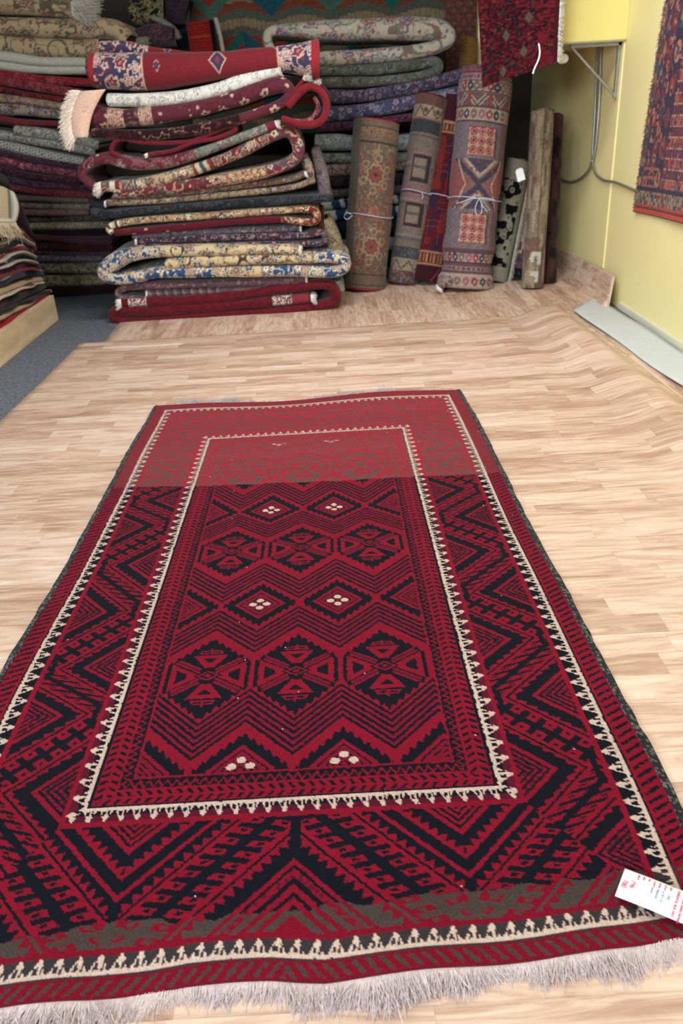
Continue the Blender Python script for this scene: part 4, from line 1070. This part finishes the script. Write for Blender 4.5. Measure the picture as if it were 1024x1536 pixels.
def p2(a, v, L):
    c = np.empty(a.shape+(3,)); c[:] = lin('74665a'); h = v/L; z = np.abs(((a/.02) % 1)-.5)*2
    def B(lo, hi, col): paint(c, (h > lo) & (h <= hi), col)
    B(0, .07, '5c3c3c'); n = hsh(np.floor(a/.014), np.floor(v/.014), 4); paint(c, (h < .07) & (n < .35), '74605a')
    B(.07, .135, '8c7a64'); paint(c, (h > .075) & (h < .13) & (np.abs(((a/.11) % 1)-.5)*2*.05+.08 > h-.0) & (np.abs(((a/.11) % 1)-.5)*2*.05+.07 < h), '34302e')
    B(.135, .20, '3c4044'); paint(c, (h > .14) & (h < .195) & (hsh(np.floor(a/.01), np.floor(v/.02), 6) < .35), '54545a'); B(.20, .206, '8c5a58')
    for ch in (.24, .43, .62, .78):
        paint(c, np.abs(h-ch-.008*z) < .006, '5a5258'); paint(c, np.abs(h-ch-.02-.008*z) < .004, '8c7c70')
    for lo, hi in ((.30, .45), (.54, .70)):
        m = (h > lo) & (h < hi) & (np.abs(a+.02) < .085); paint(c, m, '94605c'); m2 = (h > lo+.008) & (h < hi-.008) & (np.abs(a+.02) < .078); paint(c, m2, '343838')
        m3 = (h > lo+.03) & (h < hi-.03) & (np.abs(a+.03) < .055); paint(c, m3, '8c6460'); paint(c, (h > lo+.035) & (h < hi-.035) & (np.abs(a+.03) < .048), '84735f'); paint(c, m3 & (np.abs(h-(lo+hi)/2-.01*z) < .006), '4c4c54')
    paint(c, (h > .46) & (h < .53), '845c5a'); paint(c, (h > .49) & (h < .50), '4c4044')
    B(.80, .87, '3a3e40'); B(.87, .875, '8c5a58'); B(.875, .94, '9a8668'); paint(c, (h > .88) & (h < .935) & (np.abs(((a/.10) % 1)-.5)*2*.055+.88 > h-.004) & (np.abs(((a/.10) % 1)-.5)*2*.055+.872 < h), '34302e')
    for k in (-.1, 0, .1): d = np.hypot(a-k-.05, (v-.915*L)); paint(c, d < .018, '5c4444')
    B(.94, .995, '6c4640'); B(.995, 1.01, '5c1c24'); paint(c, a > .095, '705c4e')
    return speckle(c, a, v, 8)
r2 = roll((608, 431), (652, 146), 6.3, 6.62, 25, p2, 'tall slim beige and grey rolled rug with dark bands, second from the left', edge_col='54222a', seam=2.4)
tie(r2, .50, bow=[[(0.01, 0, 0), (.03, -.03, .008), (.02, -.055, .01)]])
def p3(a, v, L):
    c = np.empty(a.shape+(3,)); c[:] = lin('5c121c'); h = v/L
    st = np.floor((v/L)*26+np.abs(a)*30) % 5; paint(c, (st < 1) & (h > .17) & (h < .8), '3c2230'); n = vn(a*14, v*10, 3); paint(c, (n > .66) & (h > .17) & (h < .8), '74221c'); paint(c, (n < .25) & (h > .17) & (h < .8), '342436')
    s2 = ((v/.045) % 1 < .10) & (hsh(np.floor(a/.05), np.floor(v/.045), 4) < .6); paint(c, s2, '7c2438')
    s2 = ((a/.05) % 1 < .08) & (hsh(np.floor(a/.05), np.floor(v/.09), 5) < .5); paint(c, s2, '7c2438')
    for lo, hi in ((.09, .165), (.80, .86)):
        m = (h > lo) & (h < hi); paint(c, m, '6c2020'); paint(c, m & ((h < lo+.010) | (h > hi-.010)), '9c7850')
        g = (np.abs(((a/.06) % 1)-.5) > .36) | ((np.abs(((a/.06) % 1)-.5) < .08)); paint(c, m & g & (h > lo+.015) & (h < hi-.015), '9c7850')
    paint(c, h < .085, '3c1420'); paint(c, h > .865, '441624'); paint(c, (np.abs(a*8-(h*6 % 1)) < .06) & (h < .08), '7c2438')
    return speckle(c, a, v, 9)
r3 = roll((646, 431), (690, 150), 6.35, 6.66, 29, p3, 'deep red rolled rug with beige meander bands, just left of the tallest roll', edge_col='54121c')
tie(r3, .47)
def p4(a, v, L):
    c = np.empty(a.shape+(3,)); c[:] = lin('846058'); h = v/L
    def B(lo, hi, col): paint(c, (h > lo) & (h <= hi), col)
    def medal(lo, hi, p=.062, ph=0):
        m = (h > lo) & (h <= hi); paint(c, m, 'a8907c'); mid = (lo+hi)/2*L; k = np.floor(a/p+ph); ca = (k+.5-ph)*p
        d = np.hypot(a-ca, (v-mid)*.8)*(1+.05*np.cos(6*np.arctan2(v-mid, a-ca)))
        cols = np.array([lin('8c3440'), lin('38404e'), lin('7c6054'), lin('94606c')]); kk = (k.astype(int)) % 4
        mm = m & (d < .024); c[mm] = cols[kk][mm]; mm = m & (d < .008); c[mm] = lin('b09a88')
        paint(c, (np.abs(h-lo) < .004) | (np.abs(h-hi) < .004), '5c4048')
    def dots(lo, hi, base, col, p=.022):
        m = (h > lo) & (h <= hi); paint(c, m, base); paint(c, m & (np.abs(((a/p) % 1)-.5) < .25) & (np.abs(h-(lo+hi)/2) < (hi-lo)*.3), col)
    # crumpled foot
    medal(.0, .075); B(.075, .12, '6c4450'); dots(.085, .11, '8c6c60', '54404c', .04); medal(.125, .175, .055)
    B(.175, .19, '5c4450')
    def panel(lo, hi):
        m = (h > lo) & (h < hi); paint(c, m, '4c465c'); dots_ = m & (((a/.018) % 1 < .5) ^ ((v/.018) % 1 < .5)); paint(c, dots_ & ((np.abs(a+.01) > .11) | (h < lo+.016) | (h > hi-.016)), '907c78')
        q = (h > lo+.016) & (h < hi-.016) & (np.abs(a+.02) < .105); paint(c, q, '94303c'); q = (h > lo+.021) & (h < hi-.021) & (np.abs(a+.02) < .098); paint(c, q, 'b09070')
        ca = np.round((a+.02)/.062)*.062-.02; mid = (lo+hi)/2*L; cv = mid+np.round((v-mid)/.060)*.060
        d = np.hypot(a-ca, v-cv); qq = q & (d < .027); paint(c, qq, '8c2434'); paint(c, q & (d < .019) & (d > .012), 'b07878')
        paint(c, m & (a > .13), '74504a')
    panel(.20, .375)
    # cross-shaped middle motif
    m = (h > .375) & (h < .60); paint(c, m, '7c5c58'); u = np.abs(a+.01); w_ = np.abs(v-.4875*L)
    paint(c, m & (np.abs(w_-u*.8-.01) < .022), '443e4e'); paint(c, m & (w_ > u*.9+.045), 'a8927c'); paint(c, m & (w_ > u*.9+.075), '4c4458'); paint(c, m & (u > w_*1.1+.06), '8c4c48')
    paint(c, m & (np.abs(u-w_*.5-.10) < .006), 'b89c88'); d, i, _ = cells(a, v, .05, 3); paint(c, m & (d < .2) & (i < .6), '8c3c48')
    panel(.60, .76); medal(.765, .825, .058, .2)
    m = (h > .83) & (h < .885); paint(c, m, '6c5058'); z_ = np.abs(((a/.16) % 1)-.5)*2; paint(c, m & (np.abs((h-.83)/.055-z_) < .28), 'a8927c'); paint(c, m & (np.abs((h-.83)/.055-z_) < .10), '444a52'); paint(c, m & ((a/.16) % 1 < .2), '8c3c3c')
    medal(.89, .935, .05, .4); dots(.938, .965, '907074', '4c4458', .026); B(.965, .975, '8c2430'); dots(.975, 1.01, '84545c', '54404c', .024)
    return speckle(c, a, v, 12)
bl = lambda f: 1.0+.10*np.exp(-((f-.02)/.05)**2)+.035*np.sin(f*150)*np.exp(-(f/.12)**2)-.04*np.exp(-((f-.42)/.05)**2)-.02*(f > .97)-.03*(f > .955)+.03*np.sin(f*40)*(f < .3)
r4 = roll((704, 441), (739, 104), 6.0, 6.22, 39, p4, 'tallest rolled rug, pink and beige with square medallion panels, tied with a blue bow', edge_col='8c2c38', bulge=bl, seam=2.3, flat_=.9)
tie(r4, .425, bow=[[(0, 0, 0), (-.06, -.005, .012), (-.12, -.03, .015), (-.165, -.045, .02)], [(0, 0, 0), (.05, .004, .012), (.11, -.005, .01)], [(0, 0, 0), (-.022, -.05, .012), (-.018, -.10, .014), (.006, -.115, .015), (.026, -.09, .014), (.016, -.03, .01), (0, 0, 0)], [(0, 0, 0), (.03, -.05, .012), (.065, -.085, .012)]])
# the flap of the tallest roll's foot
folded([(662, 432, 10), (668, 424, 14), (676, 424, 12)], 6.02, 12, floral('9a7c74', ['6c4450', '4c4458', 'c0a89a'], .04, '6c4450', 101), 'crumpled pink rug corner with a pale fringe at the foot of the tallest roll', None, D=.12, fr=[('s', .02, .7)], cat='rug corner')
def p5(a, v, L):
    c = np.empty(a.shape+(3,)); c[:] = lin('8c8672'); h = v/L
    n = vn(a*24, v*24, 4); m = (h > .12) & (h < .84) & (n < .47); paint(c, m, '0e0e12'); d, i, _ = cells(a, v, .07, 6); paint(c, (h > .12) & (h < .84) & (d < .30) & (i < .6), '8c8468'); paint(c, (h > .12) & (h < .84) & (d < .16) & (i < .6), '5c5a48')
    paint(c, a > .045, '8c8672'); return speckle(c, a, v, 13)
r5 = roll((747, 427), (783, 243), 6.2, 6.45, 19, p5, 'cream rolled rug with black scroll pattern and a pale fringe, right behind the tallest roll', edge_col='8c8270')
def side_fringe(o, aoff, k=900):
    A = np.array(o['_A']); ax = np.array(o['_ax']); R = o['_R']; e1 = np.array([1, 0, 0.])-ax*ax[0]; e1 /= np.linalg.norm(e1); e2 = np.cross(ax, e1)
    t = RNG.uniform(.0, 1, k)*o['_L']; an = aoff; b = A+ax*t[:, None]+(e1*math.cos(an)+e2*math.sin(an))*R*1.01
    d = np.tile(e1*.8-e2*.5-ax*.35, (k, 1)); fringe(o, b, d, .026, lin('b8b2a2'), r=.0026, seg=4, drop=.01, curl=.4, spread=.25, label='pale fringe down one side')
side_fringe(r5, -.55)
def p6(a, v, L):
    c = np.empty(a.shape+(3,)); c[:] = lin('a89c88'); h = v/L
    paint(c, h < .10, '14161e'); paint(c, (h > .03) & (h < .06) & (np.abs(((a/.05) % 1)-.5) < .2), '34405c'); m = (h > .10) & (h < .24); n = vn(a*60, v*60, 3); paint(c, m, '6c444c'); paint(c, m & (n < .45), '40384c')
    for (ca, ch, r_) in ((-.02, .31, .04), (.03, .72, .05), (-.04, .86, .045)):
        d = np.hypot(a-ca, v-ch*L)*(1+.15*np.cos(5*np.arctan2(v-ch*L, a-ca))); paint(c, d < r_, '7c3838'); paint(c, d < r_*.5, '5c5060'); paint(c, d < r_*.25, '8c4848')
    x = a-.02*np.sin(v*14); paint(c, (np.abs(x) < .003) & (h > .3) & (h < .8), '5c606c'); paint(c, (h > .24) & (h < .28) & (np.abs(((a/.07) % 1)-.5) < .2), '404a64')
    return speckle(c, a, v, 14, .15)
r6 = roll((773, 424), (795, 264), 6.4, 6.55, 20, p6, 'cream rolled rug with sparse red flowers and a navy foot, behind the mottled beige roll', edge_col='8c8270')
tie(r6, .52)
def p7(a, v, L):
    c = np.empty(a.shape+(3,)); c[:] = lin('84705a'); h = v/L; n = vn(a*40, v*12, 5); paint(c, n > .62, '9a866c'); paint(c, n < .32, '6a5446')
    n2 = vn(a*16, v*9, 8); paint(c, (n2 > .82), '76584a'); paint(c, (np.abs(a+.01) < .004), '5c4c3c')
    def worn(x0, x1, y0, y1): m = (a > x0+.004*np.sin(v*200)) & (a < x1) & (h > y0) & (h < y1); paint(c, m, 'b8b4a4')
    worn(-.055, .03, .185, .215); worn(.0, .03, .14, .20); worn(-.055, .02, .075, .10); worn(-.01, .02, .035, .09); worn(-.06, -.03, .155, .19)
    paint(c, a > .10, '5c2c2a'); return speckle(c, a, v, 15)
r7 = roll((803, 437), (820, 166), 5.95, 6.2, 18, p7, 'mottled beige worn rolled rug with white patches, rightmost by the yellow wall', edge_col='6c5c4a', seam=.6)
def p8(a, v, L):
    c = np.empty(a.shape+(3,)); c[:] = lin('3c2a24'); n = vn(a*20, v*14, 5); paint(c, n > .6, '54302c'); paint(c, n < .35, '241c1c'); return speckle(c, a, v, 15)
r8 = roll((827, 428), (838, 172), 6.25, 6.45, 12, p8, 'narrow dark brown roll half hidden behind the mottled beige one', edge_col='3c2c26')
def hang_tag(c, w_, h_, tilt, label, Y):
    p = at(*c, Y=Y); V = []
    for (x, z) in ((-w_/2, -h_/2), (w_/2, -h_/2), (w_/2, h_*.35), (w_*.3, h_/2), (-w_*.3, h_/2), (-w_/2, h_*.35)):
        X = x*math.cos(tilt)-z*math.sin(tilt); Z = x*math.sin(tilt)+z*math.cos(tilt); V.append((p[0]+X, p[1], p[2]+Z))
    me = bpy.data.meshes.new('price_tag'); me.from_pydata(V, [], [list(range(6))]); me.update()
    o = link('price_tag', me, WHITE, label=label, cat='price tag'); md = o.modifiers.new('t', 'SOLIDIFY'); md.thickness = .001
hang_tag((780, 262), .055, .085, .3, 'small white price tag hanging on the cream and black rolled rug', 6.12)
# mustard roll standing behind, against the post
def p9(a, v, L):
    c = np.empty(a.shape+(3,)); c[:] = lin('80581f'); return speckle(c, a, v, 17, .5)
roll((700, 405), (706, 56), 7.0, 7.2, 14, p9, 'mustard brown rolled carpet standing behind the tallest roll', edge_col='6c4a1c', cat='rolled carpet', turns=2.2)

# ------------------------------------------------------------------ hanging rugs
def cloth(name, P00, P10, P01, P11, nx, nz, col, label, cat, thick=.008, wave=None, m=WOOL, normal=(0, -1, 0)):
    """corners: top-left, top-right, bottom-left, bottom-right"""
    f = np.linspace(0, 1, nx)[:, None, None]; g = np.linspace(0, 1, nz)[None, :, None]
    P = (np.array(P00)*(1-f)+np.array(P10)*f)*(1-g)+(np.array(P01)*(1-f)+np.array(P11)*f)*g
    W_ = np.linalg.norm(np.array(P10)-P00); H_ = np.linalg.norm(np.array(P01)-P00)
    F, Gg = np.broadcast_arrays(f[..., 0], g[..., 0])
    if wave is not None: P = P+np.array(normal)*wave(F, Gg)[..., None]
    a = F*W_; v = Gg*H_
    C = col(a, v, W_, H_)
    C = C*(1+.2*(hsh(np.floor(a/.006), np.floor(v/.006), 4)-.5)[..., None])
    me = mesh_np(name, P.reshape(-1, 3), grid_quads(nx, nz), np.clip(C, 0, 1).reshape(-1, 3))
    o = link(name, me, m, label=label, cat=cat); md = o.modifiers.new('t', 'SOLIDIFY'); md.thickness = thick; md.offset = -1
    return o, P
def kil(a, v, W_, H_):
    c = np.empty(a.shape+(3,)); c[:] = lin('6c4a30'); P = .50; Q = .36
    st = np.floor(np.abs(((a/P) % 1)-.5)*2*4)/4
    y = (v+st*.06) % Q; cols = ['74604a', '54504a', '7a3324', '6b6a50', '703a28', '4c5248']
    for k, h in enumerate(cols): paint(c, (y >= k*Q/6) & (y < (k+1)*Q/6), h)
    paint(c, ((a/.012) % 1 < .4) & (y < Q/6), '8c7c60')
    da = np.abs(((a/P+.5*np.floor(v/Q)) % 1)-.5)*P; dv = np.abs((v % Q)-Q/2); d = np.floor((da/.17+dv/.14)*8)/8
    paint(c, d < 1.0, '20594f'); paint(c, (d < 1.0) & ((np.floor(a/P)+np.floor(v/Q)) % 2 == 0), '3c5c50'); paint(c, (d < .34), '74302a')
    paint(c, (d < 1.0) & ((np.floor(a/P)) % 3 == 1), '1f4a58')
    return speckle(c, a, v, 3)
tl = at(262, -40, Y=7.72); tr = at(704, -40, Y=7.72)
cloth('hanging_kilim', (tl[0], 7.72, 2.3), (tr[0], 7.72, 2.3), (tl[0], 7.72, 1.1), (tr[0], 7.72, 1.1), 330, 150, kil, 'wide kilim with teal diamonds and rust bands hanging on the back wall', 'wall hanging', wave=lambda F, G: .015*np.sin(F*22))
def kil2(a, v, W_, H_):
    c = np.empty(a.shape+(3,)); c[:] = lin('5c4438'); y = ((a+v) % .09)/.09; y2 = ((a-v) % .09)/.09
    paint(c, (y < .3) ^ (y2 < .3), '6c2c26'); paint(c, (y > .6) & (y2 > .6), '54585a'); return speckle(c, a, v, 3)
b0 = at(668, 45, Y=7.6); b1 = at(722, 45, Y=7.6)
cloth('hanging_kilim', (b0[0], 7.6, 2.3), (b1[0], 7.6, 2.3), (b0[0], 7.6, 1.0), (b1[0]-.02, 7.6, 1.0), 44, 150, kil2, 'narrow rust and grey diamond kilim strip hanging beside the yellow post', 'wall hanging')
# red rug hanging from the pole, upper right
def redh(a, v, W_, H_):
    c = np.empty(a.shape+(3,)); c[:] = lin('480e18'); n = vn(a*70, v*70, 5); paint(c, n > .66, '661822'); paint(c, n < .34, '24121c')
    n = vn(a*40, v*90, 9); paint(c, n > .84, '2c3834'); paint(c, (n < .14), '6c342c')
    for (ca, cv) in ((W_*.35, H_*.62), (W_*.55, H_*.80), (W_*.30, H_*.92), (W_*.62, H_*.50)):
        d = np.abs(a-ca)/.028+np.abs(v-cv)/.045; paint(c, d < 1, '3c3632'); paint(c, d < .7, '5c5046'); paint(c, d < .3, '74302c')
    paint(c, (a > W_*.72) & (n > .5), '741c28'); paint(c, (a > W_-.03), '501420')
    return c*(.72-.12*(vn(a*200, v*200, 2)-.5))[..., None]
A0 = at(712, -60, Y=5.55); A1 = at(842, -60, Y=5.45); B0 = at(722, 132, Y=5.55); B0b = at(780, 119, Y=5.5); B1 = at(838, 92, Y=5.45)
redr, RP = cloth('hanging_rug', A0, A1, B0, B1, 150, 240, redh, 'dark red tribal rug hanging in the upper right corner in front of the yellow bulkhead', 'hanging rug', wave=lambda F, G: .03*np.sin(F*9+G*2), thick=.01)
rb = RP[-1]; k = 900; ii = RNG.uniform(0, len(rb)-1.01, k).astype(int)
fringe(redr, rb[ii]+RNG.normal(0, .001, (k, 3)), np.tile([1, 0, -.1], (k, 1)), .024, lin('d8d2c2'), r=.003, seg=4, drop=.006, curl=.5, spread=.4, label='ragged white side edge')
p_ = at(805, 90, Y=5.40)
link('price_tag', tube_mesh('price_tag', [p_+np.array([.005, 0, .085]), p_+np.array([.012, -.012, .04]), p_+np.array([.006, -.012, 0]), p_+np.array([-.012, -.008, -.04]), p_+np.array([-.02, 0, -.07])], .0045, n=6), WHITE, label='white folded tag pinned to the hanging dark red rug', cat='price tag')
# pole with a round white end
pr = empty('display_pole', at(845, 88, Y=5.62), 'white-ended display pole under the hanging dark red rug', 'display pole')
e = at(845, 88, Y=5.62); q = at(770, 107, Y=5.62)
link('pole', tube_mesh('pole', [q, e], .010), STEEL, parent=pr)
link('end_cap', tube_mesh('end_cap', [e+np.array([0, -.012, 0]), e+np.array([0.002, .012, 0])], .026, n=20), TRIMW, parent=pr)
# rug on the right wall
def wallrug(a, v, W_, H_):
    # a: from the far (left) edge towards the camera; v: down
    c = np.empty(a.shape+(3,)); c[:] = lin('4c2030'); n = hsh(np.floor(a/.02), np.floor(v/.03), 3)
    pals = np.array([lin(x) for x in ('7c3028', '2c2a44', '8c6c50', '943c28', '6c2434', '34405c', 'a06a58')])
    def motif(a0, a1, pv, ph, ra, rv, seed, base):
        m = (a > a0) & (a < a1); paint(c, m, base); ca = (a0+a1)/2; k = np.floor(v/pv+ph); cv = (k+.5-ph)*pv
        d = np.hypot((a-ca)/ra, (v-cv)/rv); col = pals[(hsh(k, 0, seed)*6.99).astype(int)]; mm = m & (d < 1); c[mm] = lin('1f1c2c'); mm = m & (d < .84); c[mm] = col[mm]; mm = m & (d < .4); c[mm] = pals[(hsh(k, 4, seed)*6.99).astype(int)][mm]
    nn = vn(a*60, v*60, 2)
    motif(0, .055, .055, 0, .024, .030, 2, '6c5444')
    motif(.055, .15, .115, .3, .034, .050, 5, '42202f')
    motif(.15, .22, .075, .1, .024, .030, 8, '6a2230')
    motif(.22, .33, .16, .2, .045, .065, 9, '2a1f33')
    m = (a > .33); paint(c, m, '74202e'); t = ((a-.33)/.016).astype(int) % 2; row_ = np.floor(v/.055); odd = (row_ % 2 == 0)
    paint(c, m & odd & (t == 0), '28223a'); paint(c, m & ~odd & (hsh(np.floor(a/.03), row_, 4) < .5), '8c4840'); paint(c, m & ((v % .055) < .007), 'a07c64')
    s_ = hsh(np.floor(a/.014), np.floor(v/.018), 6); mm = (s_ < .16) & (a > .055); c[mm] = pals[(hsh(np.floor(a/.014), np.floor(v/.018), 7)*6.99).astype(int)][mm]
    paint(c, (s_ > .90) & (a > .05), '1f1c2c')
    # inner corner frame
    b = H_-v
    m = (b < .30) & (a > .06); paint(c, m & ((b*60).astype(int) % 3 == 0) & (b > .155) & (a > .07) & (a < .27), '8c5040')
    m = (b < .155) & (b > .13); paint(c, m, '241c34')
    m = (b <= .13) & (b > .055); paint(c, m, '84725c'); z = hsh(np.floor(a/.016), np.floor(b/.02), 12); paint(c, m & (z < .22), '7c2c28'); paint(c, m & (z > .74), '2c4038'); paint(c, m & (z > .88), '2c2c48')
    m = (b <= .055); paint(c, m, 'b03a22'); paint(c, m & (b > .030) & (np.abs(((a/.022) % 1)-.5)*2*.018+.034 > b), '2c1a2a'); paint(c, b < .008, '3c1c2c')
    return speckle(c, a, v, 16, .3)
tl_ = np.array([1.915, 5.10, 2.35]); bl_ = at(951, 318, X=1.915)
y0t = at(1003, -10, X=1.915)
TLc = y0t+(y0t-bl_)/(y0t[2]-bl_[2])*(2.3-y0t[2]); TLc[0] = 1.915
BLc = bl_; BRc = at(1100, 352, X=1.905); W2 = BLc[1]-BRc[1]
TRc = TLc+np.array([0, -W2, 0.0])
wr, WP = cloth('wall_rug', TLc, TRc, BLc, BRc, 200, 420, wallrug, 'multicoloured tribal rug with an orange lower band hanging on the yellow right wall', 'wall rug', wave=lambda F, G: .006+.008*np.sin(F*8+G*3), normal=(-1, 0, 0), thick=.006)
k = 700; lb = WP[0]; ii = RNG.uniform(0, len(lb)-1.01, k).astype(int)
fringe(wr, lb[ii], np.tile([-.1, 1, -.2], (k, 1)), .012, lin('8c5c50'), r=.002, seg=3, drop=.003, curl=.5, spread=.4, label='frayed side edge')

# ------------------------------------------------------------------ small rugs heaped on the back left pile
folded([(196, 18, 40), (215, 14, 62), (242, 16, 66)], 7.2, 50, fl('1f1a18', ['8c7c54', '6c6040', '8c7c54'], .10, '6c6044', 111, 1), 'black and beige floral rug bag slumped at the back, left of the hanging kilim', 'small rugs heaped at the back', D=.2)
folded([(232, 8, 40), (252, 6, 60), (278, 14, 44)], 7.3, 50, flat('3c2c38', '2a202a', .5), 'dusky purple rug bundle beside the black and beige floral bag', 'small rugs heaped at the back', D=.2)
folded([(228, 26, 8), (244, 33, 10), (258, 44, 12), (266, 56, 10)], 7.1, 12, flat('7c7870', '5c5850', .3), 'grey-white rug edge slanting in front of the purple bundle', 'small rugs heaped at the back', D=.08)
folded([(205, 56, 30), (228, 52, 38), (256, 54, 32)], 7.0, 40, fl('402a34', ['6c3c40', '2c3040'], .08, '5c4044', 112, 1), 'mauve floral folded rug below the grey-white slanting edge', 'small rugs heaped at the back', D=.2)
folded([(206, 62, 14), (220, 62, 16)], 6.9, 14, flat('7c745c', '5c5644', .2), 'small round beige rug end peeking over the topmost red rug', 'small rugs heaped at the back', D=.1)
folded([(256, 66, 30), (275, 60, 34), (292, 62, 30)], 7.35, 30, flat('20202c', '14141c', .4), 'black-blue folded rug behind the little scarlet roll', 'small rugs heaped at the back', D=.15)
def p10(a, v, L):
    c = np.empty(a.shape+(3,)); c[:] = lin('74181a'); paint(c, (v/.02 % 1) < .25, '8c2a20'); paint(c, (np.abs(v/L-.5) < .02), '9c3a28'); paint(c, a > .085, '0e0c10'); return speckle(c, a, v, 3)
def small_roll(px0, py0, px1, py1, Y, R, pat, label):
    b = at(px0, py0, Y=Y); t = at(px1, py1, Y=Y); ax = t-b; L = np.linalg.norm(ax); ax /= L; e1 = np.array([1, 0, 0.])-ax*ax[0]; e1 /= np.linalg.norm(e1); e2 = np.cross(ax, e1)
    na, nv = 70, 40; a = np.linspace(0, 2*math.pi, na, endpoint=False)+1.57; v = np.linspace(0, L, nv); A_, V_ = np.meshgrid(a, v, indexing='ij')
    P = b+e2*R+ax*V_[..., None]+e1*(R*np.cos(A_))[..., None]+e2*(R*np.sin(A_)*.6)[..., None]
    aa = ((A_+math.pi/2+math.pi) % (2*math.pi)-math.pi)*R; C = pat(aa, V_, L)
    q = grid_quads(nv, na, True); P = P.transpose(1, 0, 2); C = C.transpose(1, 0, 2)
    me = mesh_np('rolled_rug', P.reshape(-1, 3), q, C.reshape(-1, 3), [list(range(na))[::-1], list(range((nv-1)*na, nv*na))])
    return link('rolled_rug', me, WOOL, label=label, cat='rolled rug')
small_roll(304, 78, 297, 30, 7.2, .11, p10, 'little scarlet rolled rug standing at the back left of the hanging kilim')
w0 = at(322, 28, Y=7.1); w1 = at(336, 76, Y=7.1)
o = folded([(323, 28, 7), (329, 50, 7), (334, 76, 7)], 7.1, 7, flat('a8a298', '8c867c', .2), 'white rug fringe edge standing right of the little scarlet roll', 'small rugs heaped at the back', D=.03)

# ------------------------------------------------------------------ bracket and conduits on the right wall
br = empty('shelf_bracket', (1.92, 5.78, 1.26), 'grey metal triangular shelf bracket fixed to the yellow wall under the bulkhead', 'shelf bracket')
Yb = 5.76
wt = at(928, 74, Y=Yb); wbm = at(925, 147, Y=Yb); tipb = at(855, 76, Y=Yb); zt = 1.566
link('upright_arm', box_mesh('upright_arm', 1.905, 1.925, Yb-.012, Yb+.012, wbm[2], zt, .001), STEEL, parent=br)
link('top_arm', box_mesh('top_arm', tipb[0], 1.925, Yb-.012, Yb+.012, zt-.018, zt, .001), STEEL, parent=br)
link('diagonal_brace', tube_mesh('diagonal_brace', [(tipb[0]+.01, Yb, zt-.015), (1.915, Yb, wbm[2]+.012)], .008), STEEL, parent=br)
link('shelf', box_mesh('shelf', 1.47, 1.925, 5.686, 6.1, 1.566, 1.578, .001), STEEL, label='thin grey metal shelf edge under the yellow bulkhead', cat='shelf')
xw = 1.915
c1 = [at(901, 68, X=xw), at(899, 140, X=xw), at(895, 200, X=xw), at(889, 240, X=xw), at(878, 262, X=xw), at(860, 273, X=xw), at(846, 271, X=xw), at(834, 262, X=xw)]
for i in range(len(c1)): c1[i] = np.array([xw, c1[i][1], c1[i][2]])
link('wall_conduit', tube_mesh('wall_conduit', c1, .011), STEEL, label='grey metal conduit curving left down the yellow wall towards the rolls', cat='conduit')
c2 = [at(896, 68, X=xw), at(894, 140, X=xw), at(891, 200, X=xw), at(889, 240, X=xw), at(894, 260, X=xw), at(906, 270, X=xw), at(922, 273, X=xw), at(938, 279, X=xw), at(958, 288, X=xw)]
c2 = [np.array([xw-.004, p[1], p[2]]) for p in c2]
link('wall_conduit', tube_mesh('wall_conduit', c2, .009), STEEL, label='grey metal conduit curving right down the yellow wall behind the multicoloured wall rug', cat='conduit')
for ob in list(bpy.data.objects):
    for kk in ('_org', '_ax', '_A', '_R', '_L'):
        if kk in ob: del ob[kk]
